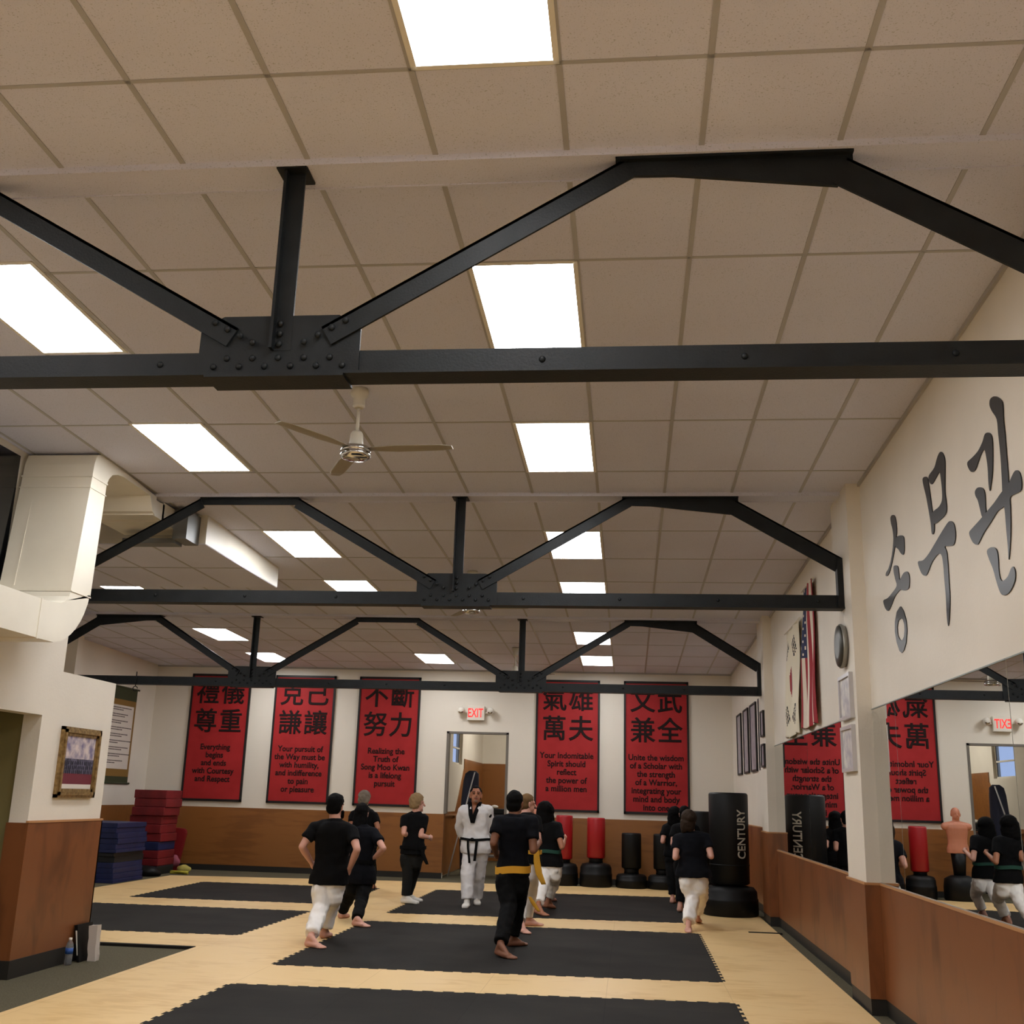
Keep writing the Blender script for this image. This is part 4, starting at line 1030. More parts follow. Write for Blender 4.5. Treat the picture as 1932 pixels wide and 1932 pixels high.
# ------------------------------------------------------------------ people
JOINTS = {
 'p1': dict(head=(-3.189,11.95,1.412), neck=(-3.172,11.93,1.262), shL=(-3.409,11.95,1.176), shR=(-2.986,11.9,1.157), elL=(-3.505,11.85,0.961), elR=(-2.871,11.75,0.959), wrL=(-3.452,12.08,0.787), wrR=(-2.994,11.95,0.739), hipL=(-3.275,11.95,0.577), hipR=(-3.154,12.0,0.583), knL=(-3.261,11.9,0.35), knR=(-3.236,12.25,0.37), anL=(-3.247,11.52,0.098), anR=(-3.304,12.25,0.088), toeL=(-3.062,11.4,0.013), toeR=(-3.285,12.35,0.023)),
 'p2': dict(head=(-3.37,13.95,1.31), neck=(-3.348,13.9,1.155), shL=(-3.487,13.9,1.08), shR=(-3.206,13.9,1.076), elL=(-3.521,13.8,0.852), elR=(-3.025,13.75,0.883), wrL=(-3.481,13.95,0.707), wrR=(-3.203,13.95,0.736), hipL=(-3.408,13.9,0.522), hipR=(-3.267,13.9,0.527), knL=(-3.528,14.1,0.238), knR=(-3.267,13.75,0.265), anL=(-3.615,14.2,0.023), anR=(-3.229,13.42,0.024), toeL=(-3.583,14.3,-0.017), toeR=(-3.101,13.35,0.007)),
 'p3': dict(head=(-4.279,17.8,1.463), neck=(-4.27,17.8,1.322), shL=(-4.44,17.8,1.217), shR=(-4.105,17.8,1.21), elL=(-4.461,17.7,1.003), elR=(-4.008,17.7,1.001), wrL=(-4.438,17.9,0.825), wrR=(-4.095,17.9,0.828), hipL=(-4.298,17.8,0.678), hipR=(-4.142,17.8,0.683), knL=(-4.238,17.6,0.374), knR=(-4.221,18.3,0.351), anL=(-4.144,17.2,0.058), anR=(-4.255,18.6,0.063), toeL=(-4.115,17.3,0.005), toeR=(-4.25,18.75,0.01)),
 'p4': dict(head=(-3.151,16.5,1.438), neck=(-3.16,16.5,1.299), shL=(-3.315,16.45,1.204), shR=(-3.067,16.5,1.21), elL=(-3.306,16.35,0.986), elR=(-3.059,16.4,0.955), wrL=(-3.224,16.6,0.921), wrR=(-2.966,16.55,0.931), hipL=(-3.256,16.5,0.681), hipR=(-3.128,16.5,0.686), knL=(-3.238,16.45,0.386), knR=(-3.192,16.7,0.387), anL=(-3.247,16.42,0.078), anR=(-3.274,16.75,0.08), toeL=(-3.081,16.35,0.024), toeR=(-3.113,16.72,0.036)),
 'p5': dict(head=(-2.265,16.45,1.578), neck=(-2.266,16.5,1.433), shL=(-2.08,16.5,1.362), shR=(-2.447,16.5,1.351), elL=(-2.044,16.6,1.118), elR=(-2.516,16.6,1.103), wrL=(-2.145,16.7,0.899), wrR=(-2.426,16.7,0.89), hipL=(-2.164,16.5,0.808), hipR=(-2.322,16.5,0.802), knL=(-2.203,16.6,0.428), knR=(-2.333,16.35,0.439), anL=(-2.234,16.75,0.066), anR=(-2.311,16.25,0.054), toeL=(-2.197,16.55,0.025), toeR=(-2.31,16.05,0.0)),
 'p6': dict(head=(-1.215,11.95,1.496), neck=(-1.207,11.9,1.365), shL=(-1.376,11.9,1.295), shR=(-1.023,11.9,1.3), elL=(-1.419,11.8,1.069), elR=(-0.996,11.8,1.008), wrL=(-1.423,12.1,0.953), wrR=(-0.961,12.05,1.069), hipL=(-1.285,11.9,0.742), hipR=(-1.149,11.95,0.744), knL=(-1.237,11.8,0.441), knR=(-1.187,12.3,0.436), anL=(-1.272,11.42,0.114), anR=(-1.241,12.25,0.079), toeL=(-1.083,11.25,0.036), toeR=(-1.175,12.3,0.002)),
 'p7': dict(head=(-1.258,13.95,1.487), neck=(-1.27,13.9,1.359), shL=(-1.388,13.9,1.279), shR=(-1.142,13.9,1.286), elL=(-1.419,13.8,1.084), elR=(-1.097,13.75,1.015), wrL=(-1.39,14.05,1.058), wrR=(-1.113,14.0,1.12), hipL=(-1.314,13.9,0.764), hipR=(-1.183,13.9,0.769), knL=(-1.294,13.85,0.409), knR=(-1.207,14.2,0.41), anL=(-1.265,13.5,0.111), anR=(-1.25,14.25,0.085), toeL=(-1.139,13.3,0.044), toeR=(-1.175,14.25,0.013)),
 'p8': dict(head=(-1.195,16.1,1.361), neck=(-1.184,16.1,1.243), shL=(-1.283,16.1,1.174), shR=(-1.03,16.1,1.167), elL=(-1.3,16.0,0.928), elR=(-0.94,15.95,0.877), wrL=(-1.266,16.25,0.935), wrR=(-0.921,16.25,0.975), hipL=(-1.202,16.1,0.609), hipR=(-1.05,16.1,0.614), knL=(-1.182,15.9,0.38), knR=(-1.058,16.4,0.364), anL=(-1.23,15.55,0.121), anR=(-1.153,16.4,0.121), toeL=(-1.079,15.4,0.018), toeR=(-1.082,16.5,0.028)),
 'p9': dict(head=(0.783,14.7,1.325), neck=(0.808,14.7,1.187), shL=(0.637,14.7,1.096), shR=(0.997,14.7,1.121), elL=(0.595,14.55,0.859), elR=(1.049,14.55,0.887), wrL=(0.687,14.8,0.89), wrR=(1.007,14.8,0.914), hipL=(0.75,14.65,0.62), hipR=(0.905,14.65,0.626), knL=(0.807,14.65,0.373), knR=(0.942,15.1,0.367), anL=(0.741,14.35,0.096), anR=(0.903,15.3,0.137), toeL=(0.725,14.2,0.02), toeR=(0.939,15.45,0.071)),
 'p10': dict(head=(0.839,16.9,1.39), neck=(0.845,16.9,1.261), shL=(0.695,16.9,1.18), shR=(0.992,16.9,1.182), elL=(0.65,16.8,0.947), elR=(1.022,16.8,0.952), wrL=(0.705,17.0,0.957), wrR=(0.987,17.0,0.966), hipL=(0.76,16.9,0.707), hipR=(0.908,16.9,0.712), knL=(0.768,16.8,0.416), knR=(0.933,17.3,0.418), anL=(0.745,16.72,0.114), anR=(0.945,17.6,0.121), toeL=(0.788,16.85,0.031), toeR=(0.972,17.8,0.059)),
 'p11': dict(head=(0.746,18.3,1.365), neck=(0.745,18.3,1.241), shL=(0.6,18.3,1.154), shR=(0.888,18.3,1.154), elL=(0.544,18.2,0.925), elR=(0.914,18.2,0.937), wrL=(0.601,18.4,0.953), wrR=(0.882,18.4,0.962), hipL=(0.672,18.3,0.698), hipR=(0.807,18.3,0.702), knL=(0.682,18.2,0.413), knR=(0.822,18.7,0.419), anL=(0.694,18.15,0.09), anR=(0.844,18.9,0.109), toeL=(0.741,18.3,0.016), toeR=(0.861,19.1,0.044)),
 'p12': dict(head=(-1.255,17.3,1.341), neck=(-1.244,17.3,1.223), shL=(-1.343,17.3,1.154), shR=(-1.09,17.3,1.147), elL=(-1.36,17.2,0.908), elR=(-1.0,17.15,0.857), wrL=(-1.326,17.45,0.915), wrR=(-0.981,17.45,0.955), hipL=(-1.262,17.3,0.589), hipR=(-1.11,17.3,0.594), knL=(-1.242,17.1,0.36), knR=(-1.118,17.6,0.344), anL=(-1.29,16.75,0.101), anR=(-1.213,17.6,0.101), toeL=(-1.139,16.6,-0.002), toeR=(-1.142,17.7,0.008)),
}

skinA = mat('skin_light', srgb(208, 156, 138), 0.6); skinB = mat('skin_tan', srgb(168, 112, 84), 0.55); skinC = mat('skin_brown', srgb(128, 84, 62), 0.55)
for s_ in (skinA, skinB, skinC): nodes(s_)[2].inputs['Subsurface Weight'].default_value = 0.0
tee = mat('black_tee', srgb(10, 10, 12), 0.9, spec=0.15); navy = mat('black_navy_cloth', srgb(11, 12, 18), 0.9, spec=0.15)
trouser_k = mat('black_trousers', srgb(12, 12, 13), 0.9, spec=0.15); trouser_g = mat('charcoal_trousers', srgb(28, 28, 27), 0.9, spec=0.15)
gi = mat('white_cotton', srgb(243, 240, 236), 0.85, spec=0.15); gi2 = mat('white_dobok', srgb(216, 214, 215), 0.85, spec=0.15)
beltk = mat('black_belt', srgb(11, 11, 12), 0.9, spec=0.12); belty = mat('yellow_belt_cloth', srgb(216, 160, 44), 0.75); beltg = mat('green_belt', srgb(22, 66, 56), 0.75)
hairk = mat('black_hair', srgb(9, 8, 8), 0.8, spec=0.1); hairb = mat('brown_hair', srgb(46, 34, 25), 0.75, spec=0.15); hairg = mat('grey_hair', srgb(128, 118, 106), 0.8, spec=0.1); hairl = mat('sandy_hair', srgb(142, 118, 86), 0.8, spec=0.1); hairbl = mat('dark_blond_hair', srgb(104, 80, 52), 0.8, spec=0.1)
shoe = mat('white_shoe', srgb(216, 212, 204), 0.6); eyem = mat('eye_dark', srgb(24, 18, 16), 0.3); lipm = mat('lips', srgb(140, 80, 70), 0.6)

def remesh(b, voxel, smooth=2, nz=0.0, fr=8.0, seed=0.0, keep=None, fold=0.0, ffr=7.0):
    """fuse overlapping closed shapes into one continuous surface"""
    bmesh.ops.recalc_face_normals(b, faces=b.faces[:])
    me = bpy.data.meshes.new('tmp'); b.to_mesh(me); b.free()
    o = bpy.data.objects.new('tmp', me); COL.objects.link(o)
    md = o.modifiers.new('r', 'REMESH'); md.mode = 'VOXEL'; md.voxel_size = voxel; md.use_smooth_shade = True
    if smooth:
        s = o.modifiers.new('s', 'SMOOTH'); s.factor = 0.5; s.iterations = smooth
    m2 = bpy.data.meshes.new_from_object(o.evaluated_get(bpy.context.evaluated_depsgraph_get()))
    bpy.data.objects.remove(o); bpy.data.meshes.remove(me)
    r = B(); r.from_mesh(m2); bpy.data.meshes.remove(m2)
    for f in r.faces: f.smooth = True
    if nz or fold:
        r.normal_update()
        S = Vector((seed*3.7, seed*1.3, seed))
        for v in r.verts:
            p = v.co
            d = nz*noise.noise(p*fr+S)
            if fold:
                k = noise.noise(Vector((p.x*ffr, p.y*ffr, p.z*ffr*0.9+p.x*3))+S)
                k2 = noise.noise(Vector((p.x*ffr*2.1, p.y*ffr*2.1, p.z*ffr*2.6))+S)
                d += fold*((1-abs(k)*3.0)*0.55 + k2*0.6)
            v.co = p + v.normal*d
    if keep:
        bmesh.ops.delete(r, geom=[v for v in r.verts if not keep(v.co)], context='VERTS')
    return r

def lerp(a, b, t): return a + (b-a)*t

def hand(b, el, wr, fist=True, s=1.0, up=Vector((0, 0, 1)), inward=None):
    d = (wr-el).normalized()
    side = d.cross(up); side = side.normalized() if side.length > 0.05 else Vector((1, 0, 0))
    nrm = side.cross(d).normalized()
    if inward is not None and side.dot(inward) < 0: side = -side
    # palm
    cone(b, wr, wr+d*0.045*s, 0.027*s, 0.031*s, 12)
    base = wr + d*0.075*s
    for k in range(4):
        off = nrm*((k-1.5)*0.019*s)
        r_ = (0.0105, 0.011, 0.0105, 0.009)[k]*s; ln = (0.92, 1.0, 0.95, 0.78)[k]*s
        p0 = wr + d*0.04*s + off; p1 = base + off
        cone(b, p0, p1, 0.013*s, r_, 8)
        if fist:
            p2 = p1 + (d*0.008 + side*0.030)*ln; p3 = p2 + (-d*0.026 + side*0.004)*ln; p4 = p3 + (-d*0.004 - side*0.016)*ln
        else:
            p2 = p1 + (d*0.034 + side*0.010)*ln; p3 = p2 + (d*0.018 + side*0.014)*ln; p4 = p3 + (d*0.008 + side*0.014)*ln
        cone(b, p1, p2, r_, r_*0.95, 8); cone(b, p2, p3, r_*0.95, r_*0.88, 8); cone(b, p3, p4, r_*0.88, r_*0.8, 8)
    t0 = wr + d*0.02*s + nrm*0.022*s; t1 = t0 + (d*0.028 + nrm*0.016 + side*0.014)*s; t2 = t1 + (d*0.016 + side*0.022 - nrm*0.006)*s; t3 = t2 + (side*0.006 - nrm*0.020 + d*0.004)*s
    cone(b, t0, t1, 0.014*s, 0.012*s, 8); cone(b, t1, t2, 0.012*s, 0.011*s, 8); cone(b, t2, t3, 0.011*s, 0.0095*s, 8)

def foot(b, an, toe, s=1.0, shoe_=False):
    d = (toe-an); d.z = 0; d = d.normalized() if d.length > 0.02 else Vector((0, 1, 0))
    side = Vector((d.y, -d.x, 0))
    heel = Vector((an.x, an.y, 0.034)) - d*0.035
    rise = max(0.0, an.z-0.10)*0.7
    heel.z += rise
    k = 1.12 if shoe_ else 1.0
    L = 0.235*s
    ball = heel + d*(L*0.66); ball.z = 0.026*k
    tip = heel + d*(L*0.95); tip.z = 0.018*k
    cone(b, an, heel + Vector((0, 0, 0.012)), 0.036*k, 0.034*k, 12)
    for e in (-1, 0, 1):
        cone(b, heel + side*e*0.006, ball + side*e*0.024, 0.033*k, 0.024*k, 10)
    cone(b, an + d*0.01, ball, 0.036*k, 0.022*k, 12)
    if shoe_:
        for e in (-1, 0, 1): cone(b, ball + side*e*0.022, tip + side*e*0.016, 0.027, 0.024, 10)
    else:
        for i, (o_, l_, r_) in enumerate(((-0.033, 1.0, 0.0135), (-0.014, 0.98, 0.0105), (0.001, 0.94, 0.010), (0.016, 0.87, 0.0095), (0.029, 0.78, 0.009))):
            q = side*o_
            tp = heel + d*(L*l_) + q; tp.z = r_+0.002
            cone(b, ball + q*0.9, tp, 0.017, r_, 8)

def torso_rings(P, F, s, infl=0.0, t0=-0.10, t1=1.0, flare=0.0, wide=1.0, n=9):
    pc = (P['hipL']+P['hipR'])/2; nb = P['neck']
    sh = (P['shR']-P['shL']); sh.z = 0; shd = sh.normalized(); shw = sh.length
    hp = (P['hipR']-P['hipL']); hp.z = 0; hpd = hp.normalized()
    if abs(shd.dot(F)) > 0.8: shd = Vector((F.y, -F.x, 0))
    base = Vector((F.y, -F.x, 0))
    if shd.dot(base) < 0: shd = -shd
    hpd = (hpd if hpd.dot(base) > 0 else -hpd)*0.3 + base*0.7
    prof = [(-0.12, .135, .10), (0.0, .165, .118), (0.12, .165, .118), (0.3, .145, .108), (0.45, .145, .106), (0.62, .162, .115), (0.78, .175, .118), (0.88, .165, .105), (0.95, .115, .085), (1.02, .062, .062)]
    rings = []
    for t, w, d_ in prof:
        if t < t0-1e-6 or t > t1+1e-6: continue
        c = lerp(pc, nb, t)
        U = (hpd*(1-min(1, max(0, t))) + shd*min(1, max(0, t))).normalized(); V = Vector((-U.y, U.x, 0))
        ww = w*s*wide
        fl = flare*max(0, (0.35-t))
        rings.append((c, U, V, ww+infl+fl, d_*s+infl+fl))
    return rings, shd, pc, nb

def person(key, lab, skin, yaw, hair, opt):
    J = {k: Vector(v) for k, v in JOINTS[key].items()}
    s = opt.get('s', 1.0); F = Vector((math.sin(math.radians(yaw)), math.cos(math.radians(yaw)), 0))
    for k in ('anL', 'anR'): J[k].z = max(J[k].z, 0.085)
    for sd in 'LR':   # keep the limbs at natural length
        pass
    root = thing('person', lab, 'person', ((J['anL'].x+J['anR'].x)/2, (J['anL'].y+J['anR'].y)/2, 0.003))
    hd = J['head'] - Vector((0, 0, opt.get('drop', 0.022))); hy = math.radians(opt.get('head_yaw', yaw)); Fh = Vector((math.sin(hy), math.cos(hy), 0))
    nod = math.radians(opt.get('nod', 0))
    Rh = Matrix.Rotation(-hy, 3, 'Z') @ Matrix.Rotation(-nod, 3, 'X')
    hs = s*opt.get('head_scale', 1.07)
    def H(x, y, z): return hd + Rh @ (Vector((x, y, z))*hs)
    # ---- body
    b = B()
    rg, shd, pc, nb = torso_rings(J, F, s)
    loft(b, rg, 20)
    Lft = {'L': J['shL'], 'R': J['shR']}
    for sd in 'LR':
        sh, el, wr = J['sh'+sd], J['el'+sd], J['wr'+sd]
        chest = lerp(pc, nb, 0.84)
        cone(b, chest, sh + Vector((0, 0, -0.02)), 0.085*s, 0.055*s)
        cone(b, sh + Vector((0, 0, -0.02)), lerp(sh, el, 0.45), 0.055*s, 0.049*s); cone(b, lerp(sh, el, 0.45), el, 0.049*s, 0.038*s)
        cone(b, el, lerp(el, wr, 0.3), 0.038*s, 0.041*s); cone(b, lerp(el, wr, 0.3), wr, 0.041*s, 0.026*s)
        inw = (pc - wr); inw.z = 0
        hand(b, el, wr, opt.get('fist', True), s, inward=inw)
        hp, kn, an, toe = J['hip'+sd], J['kn'+sd], J['an'+sd], J['toe'+sd]
        cone(b, hp - Vector((0, 0, 0.04)), kn, 0.078*s, 0.054*s); cone(b, kn, lerp(kn, an, 0.33), 0.054*s, 0.056*s); cone(b, lerp(kn, an, 0.33), an, 0.056*s, 0.034*s)
        foot(b, an, toe, s, opt.get('shoes', False))
    cone(b, nb - Vector((0, 0, 0.06)), H(0, -0.02, -0.06), 0.068*s, 0.059*s)
    # head
    ell(b, H(0, -0.012, 0.03), (0.076*hs, 0.094*hs, 0.092*hs), Rh); ell(b, H(0, 0.018, -0.045), (0.058*hs, 0.068*hs, 0.072*hs), Rh)
    cone(b, H(0, 0.068, -0.095), H(0, 0.050, -0.085), 0.022*hs, 0.04*hs)
    cone(b, H(0, 0.086, 0.008), H(0, 0.112, -0.030), 0.009*hs, 0.015*hs, 8)                     # nose
    for e in (-1, 1):
        cone(b, H(e*0.076, -0.012, 0.012), H(e*0.074, -0.008, -0.032), 0.014*hs, 0.010*hs, 8)     # ear
        cone(b, H(e*0.015, 0.082, 0.022), H(e*0.052, 0.066, 0.022), 0.010*hs, 0.010*hs, 8)         # brow
    bb = remesh(b, 0.0075, 2)
    for v in bb.verts: v.co.z = max(v.co.z, 0.0035)
    body = obj('body', bb, skin, root)
    if opt.get('face'):
        for e in (-1, 1):
            b = B(); ell(b, H(e*0.030, 0.083, 0.002), (0.012*hs, 0.008*hs, 0.007*hs), Rh, 10, 6); obj('eye', b, eyem, body)
            b = B(); cone(b, H(e*0.016, 0.092, 0.026), H(e*0.048, 0.076, 0.027), 0.005*hs, 0.004*hs, 6); obj('eyebrow', b, hair, body)
        b = B(); cone(b, H(-0.020, 0.091, -0.062), H(0.020, 0.091, -0.062), 0.006*hs, 0.006*hs, 8); obj('mouth', b, lipm, body)
        b = B(); ell(b, H(0, 0.082, -0.098), (0.026*hs, 0.016*hs, 0.020*hs), Rh, 12, 8); ell(b, H(0, 0.096, -0.050), (0.026*hs, 0.008*hs, 0.005*hs), Rh, 10, 6); obj('beard', b, opt['beard'], body)
    if opt.get('side_beard'):
        b = B()
        for e in (-1, 1): cone(b, H(e*0.066, 0.03, -0.05), H(e*0.045, 0.07, -0.10), 0.02*hs, 0.02*hs, 8)
        cone(b, H(-0.04, 0.075, -0.10), H(0.04, 0.075, -0.10), 0.022*hs, 0.022*hs, 8); obj('beard', remesh(b, 0.008, 1), hair, body)
    # ---- hair
    st = opt.get('hair', 'short'); b = B()
    if st in ('short', 'fluffy', 'top', 'cropped'):
        g = {'short': 0.010, 'fluffy': 0.022, 'top': 0.012, 'cropped': 0.006}[st]*s
        ell(b, H(0, -0.018, 0.040), (0.076*hs+g, 0.092*hs+g, 0.086*hs+g), Rh)
        ell(b, H(0, -0.045, -0.010), (0.070*hs+g, 0.064*hs+g*.5, 0.075*hs+g*.5), Rh)
        if st == 'top': ell(b, H(0, 0.005, 0.088), (0.068*hs, 0.085*hs, 0.044*hs), Rh)
        cut = 0.054 if st != 'fluffy' else 0.062
    elif st == 'long':
        ell(b, H(0, -0.015, 0.040), (0.088*hs, 0.105*hs, 0.096*hs), Rh)
        bk = hd - Fh*0.06
        loft(b, [(H(0, -0.045, 0.05), shd, Fh, 0.085*hs, 0.06*hs), (H(0, -0.06, -0.06), shd, Fh, 0.094*hs, 0.055*hs), (H(0, -0.085, -0.20), shd, Fh, 0.088*hs, 0.05*hs), (H(0.01, -0.13, -0.36), shd, Fh, 0.070*hs, 0.04*hs), (H(0.01, -0.15, -0.46), shd, Fh, 0.040*hs, 0.025*hs)], 16)
        cut = 0.07
    elif st == 'bob':
        ell(b, H(0, -0.010, 0.035), (0.116*hs, 0.120*hs, 0.112*hs), Rh)
        loft(b, [(H(0, -0.03, 0.04), shd, Fh, 0.105*hs, 0.09*hs), (H(0, -0.03, -0.06), shd, Fh, 0.120*hs, 0.095*hs), (H(0, -0.04, -0.14), shd, Fh, 0.118*hs, 0.085*hs), (H(0, -0.05, -0.19), shd, Fh, 0.095*hs, 0.06*hs)], 18)
        cut = 0.07
    elif st == 'bun':
        ell(b, H(0, -0.015, 0.040), (0.083*hs, 0.100*hs, 0.090*hs), Rh); ell(b, H(0, -0.04, -0.01), (0.074*hs, 0.068*hs, 0.070*hs), Rh)
        ell(b, H(0, -0.105, 0.035), (0.040*hs, 0.035*hs, 0.042*hs), Rh); cut = 0.050
    elif st == 'tied':
        ell(b, H(0, -0.012, 0.030), (0.100*hs, 0.112*hs, 0.104*hs), Rh); ell(b, H(0.02, -0.10, 0.03), (0.042*hs, 0.035*hs, 0.04*hs), Rh)
        loft(b, [(H(0.0, -0.05, -0.02), shd, Fh, 0.085*hs, 0.07*hs), (H(0.0, -0.055, -0.10), shd, Fh, 0.070*hs, 0.05*hs), (H(0.0, -0.05, -0.14), shd, Fh, 0.04*hs, 0.03*hs)], 14)
        loft(b, [(H(-0.03, -0.05, 0.0), shd, Fh, 0.070*hs, 0.06*hs), (H(-0.055, -0.06, -0.08), shd, Fh, 0.050*hs, 0.05*hs), (H(-0.06, -0.05, -0.15), shd, Fh, 0.034*hs, 0.035*hs)], 14); cut = 0.07
    Ri = Rh.inverted()
    def keep(co):
        q = Ri @ (co-hd)/hs
        if q.y > cut and q.z < 0.075: return False
        if st in ('short', 'top', 'cropped', 'fluffy', 'bun') and q.y > 0.012 and q.z < 0.035: return False
        return not (st in ('short', 'top', 'cropped', 'fluffy') and q.z < -0.075)
    hb = remesh(b, 0.009, 1, nz=0.006 if st != 'fluffy' else 0.010, fr=26, seed=hash(key) % 7 if False else len(lab) % 7, keep=keep)
    hr = obj('hair', hb, hair, root)
    if opt.get('hair_tie'):
        b = B(); ell(b, H(0.02, -0.075, 0.04), (0.022*hs, 0.012*hs, 0.022*hs), Rh); obj('hair_clip', b, mat('hair_clip_grey', srgb(170, 160, 150), 0.4), hr)
    # ---- shirt
    top = opt.get('top', tee); b = B(); inf = opt.get('inf', 0.018)
    rg, shd, pc, nb = torso_rings(J, F, s, infl=inf, t0=opt.get('hem', 0.0), t1=0.96, flare=opt.get('flare', 0.05), wide=opt.get('wide', 1.0))
    loft(b, rg, 22)
    cone(b, nb - Vector((0, 0, 0.05)), nb + Vector((0, 0, 0.005)), 0.095*s, 0.066*s, round_=False)
    for sd in 'LR':
        sh, el, wr = J['sh'+sd], J['el'+sd], J['wr'+sd]
        chest = lerp(pc, nb, 0.83)
        cone(b, chest, sh + Vector((0, 0, -0.02)), 0.105*s, 0.075*s)
        cone(b, lerp(pc, nb, 0.93), sh + Vector((0, 0, 0.0)), 0.06*s, 0.052*s)
        k = opt.get('sleeve', 0.62)
        if k <= 1: cone(b, sh + Vector((0, 0, -0.02)), lerp(sh, el, k), 0.074*s, 0.068*s, round_=False)
        else:
            cone(b, sh + Vector((0, 0, -0.02)), el, 0.078*s, 0.072*s); cone(b, el, lerp(el, wr, 0.92), 0.072*s, 0.066*s, round_=False)
    kp = None
    if opt.get('vneck'):
        vb = lerp(pc, nb, 0.62)
        def kp(co):
            q = co - nb; f = q.dot(F); u = q.dot(shd); h = co.z - vb.z; hh = nb.z + 0.03 - vb.z
            return not (f > 0.01 and h > 0 and abs(u) < 0.066*h/hh)
    shirt_o = obj('jacket' if opt.get('vneck') else 'shirt', remesh(b, 0.0105, 2, nz=0.006, fr=6, fold=opt.get('fold', 0.009), ffr=6.5, seed=len(lab), keep=kp), top, root)
    if opt.get('vneck'):
        for e in (-1, 1):
            b = B(); pts = []
            rows_ = []
            for t in range(9):
                t /= 8
                p = lerp(nb + shd*(e*0.078) + Vector((0, 0, 0.028)), vb - Vector((0, 0, 0.03)), t)
                fr_ = (0.055 + 0.115*min(1, t*1.6) - 0.004*t)*s
                p = p + F*fr_
                rows_.append((p, shd, (F*0.96 + Vector((0, 0, 0.28))).normalized(), 0.030*s, 0.015*s))
            loft(b, rows_, 10); obj('lapel', b, beltk, shirt_o)
        b = B(); ell(b, lerp(pc, nb, 0.80) - shd*0.085 + F*0.128, (0.016, 0.006, 0.014)); obj('chest_badge', b, beltk, shirt_o)
        b = B(); ell(b, lerp(J['shL'], J['elL'], 0.35) - shd*(-0.0) + shd*(0.0) + F*0.06 + Vector((0.03, -0.01, 0)), (0.028, 0.02, 0.036)); obj('sleeve_badge', b, beltk, shirt_o)
    # ---- trousers
    tr = opt.get('trousers', trouser_k); b = B(); w = opt.get('leg', 1.0)
    rg, _, _, _ = torso_rings(J, F, s, infl=0.004, t0=-0.12, t1=0.12)
    loft(b, rg, 20)
    for sd in 'LR':
        hp, kn, an = J['hip'+sd], J['kn'+sd], J['an'+sd]
        e = lerp(kn, an, opt.get('cuff', 0.88))
        cone(b, hp + Vector((0, 0, -0.05)), kn, 0.109*s, 0.082*s*w); cone(b, kn, e, 0.082*s*w, 0.070*s*w, round_=False)
        cone(b, hp - Vector((0, 0, 0.05)) - F*0.03, hp - Vector((0, 0, 0.13)) - F*0.02, 0.098*s, 0.098*s)
    obj('trousers', remesh(b, 0.0105, 2, nz=0.006, fr=5, fold=opt.get('tfold', 0.010), ffr=8, seed=len(lab)+3), tr, root)
    # ---- belt
    if opt.get('belt'):
        bm_ = opt['belt']; t = opt.get('belt_t', 0.30); b = B()
        rg, _, _, _ = torso_rings(J, F, s, infl=inf+0.016+opt.get('belt_infl', 0.0), t0=0, t1=1, wide=opt.get('wide', 1.0), flare=opt.get('flare', 0.05))
        c = lerp(pc, nb, t); hh = opt.get('belt_h', 0.022)
        # interpolate ring size at t
        pr = [(0.0, rg[0]), (0.12, rg[1]), (0.3, rg[2]), (0.45, rg[3]), (0.62, rg[4])]
        for (ta, ra), (tb, rb_) in zip(pr, pr[1:]):
            if ta <= t <= tb:
                k = (t-ta)/(tb-ta); U, V = ra[1], ra[2]; ru = lerp(ra[3], rb_[3], k); rv = lerp(ra[4], rb_[4], k)
        n = 40; o_, i_ = [], []
        tl = opt.get('belt_tilt', 0.0)
        vs = []
        for i in range(n):
            a = 2*PI*i/n; row_ = []
            for (g, z) in ((0.0, -hh), (0.006, -hh), (0.006, hh), (0.0, hh)):
                row_.append(b.verts.new(c + U*((ru+g)*math.cos(a)) + V*((rv+g)*math.sin(a)) + Vector((0, 0, z - tl*math.cos(a) + 0.006*math.sin(3*a)))))
            vs.append(row_)
        for i in range(n):
            A, C_ = vs[i], vs[(i+1) % n]
            for k in range(4): b.faces.new((A[k], C_[k], C_[(k+1) % 4], A[(k+1) % 4]))
        belt_o = obj('belt', b, bm_, root)
        for (a, ln, sw, dz) in opt.get('tails', []):
            a = math.radians(a); p = c + U*((ru+0.012)*math.cos(a)) + V*((rv+0.012)*math.sin(a)); out = (p-c); out.z = 0; out = out.normalized()
            sd_ = Vector((-out.y, out.x, 0))
            rows_ = []
            for i in range(9):
                k = i/8
                rows_.append((p + Vector((sw[0]*k, sw[1]*k, -ln*k + dz)) + out*0.012*math.sin(k*5), sd_, out, opt.get('tail_w', 0.020), 0.005))
            b = B(); loft(b, rows_, 8); obj('belt_tail', b, bm_, belt_o)
        for pts, w_ in opt.get('ribbons', []):
            pts = [Vector(p) for p in pts]; b = B(); rows_ = []
            for i in range(13):
                k = i/12*(len(pts)-1); j = min(int(k), len(pts)-2); p = lerp(pts[j], pts[j+1], k-j)
                rows_.append((p, Vector((1, 0, 0.1)), Vector((0, 1, 0)), w_*(0.75+0.35*math.sin(i/12*PI)), 0.005))
            loft(b, rows_, 8); obj('belt_tail', b, bm_, belt_o)
        if opt.get('knot'):
            b = B(); ell(b, c + F*(rv+0.018), (0.032, 0.020, 0.026)); obj('belt_knot', b, bm_, belt_o)
    if opt.get('shoes'):
        for sd in 'LR':
            b = B(); an, toe = J['an'+sd].copy(), J['toe'+sd]; an.z = min(an.z, 0.09)
            foot(b, an, toe, s*1.08, True)
            b2 = remesh(b, 0.009, 1)
            b2.normal_update()
            for v in b2.verts: v.co += v.normal*0.005
            for v in b2.verts: v.co.z = max(v.co.z, 0.0035)
            obj('shoe', b2, shoe, root)
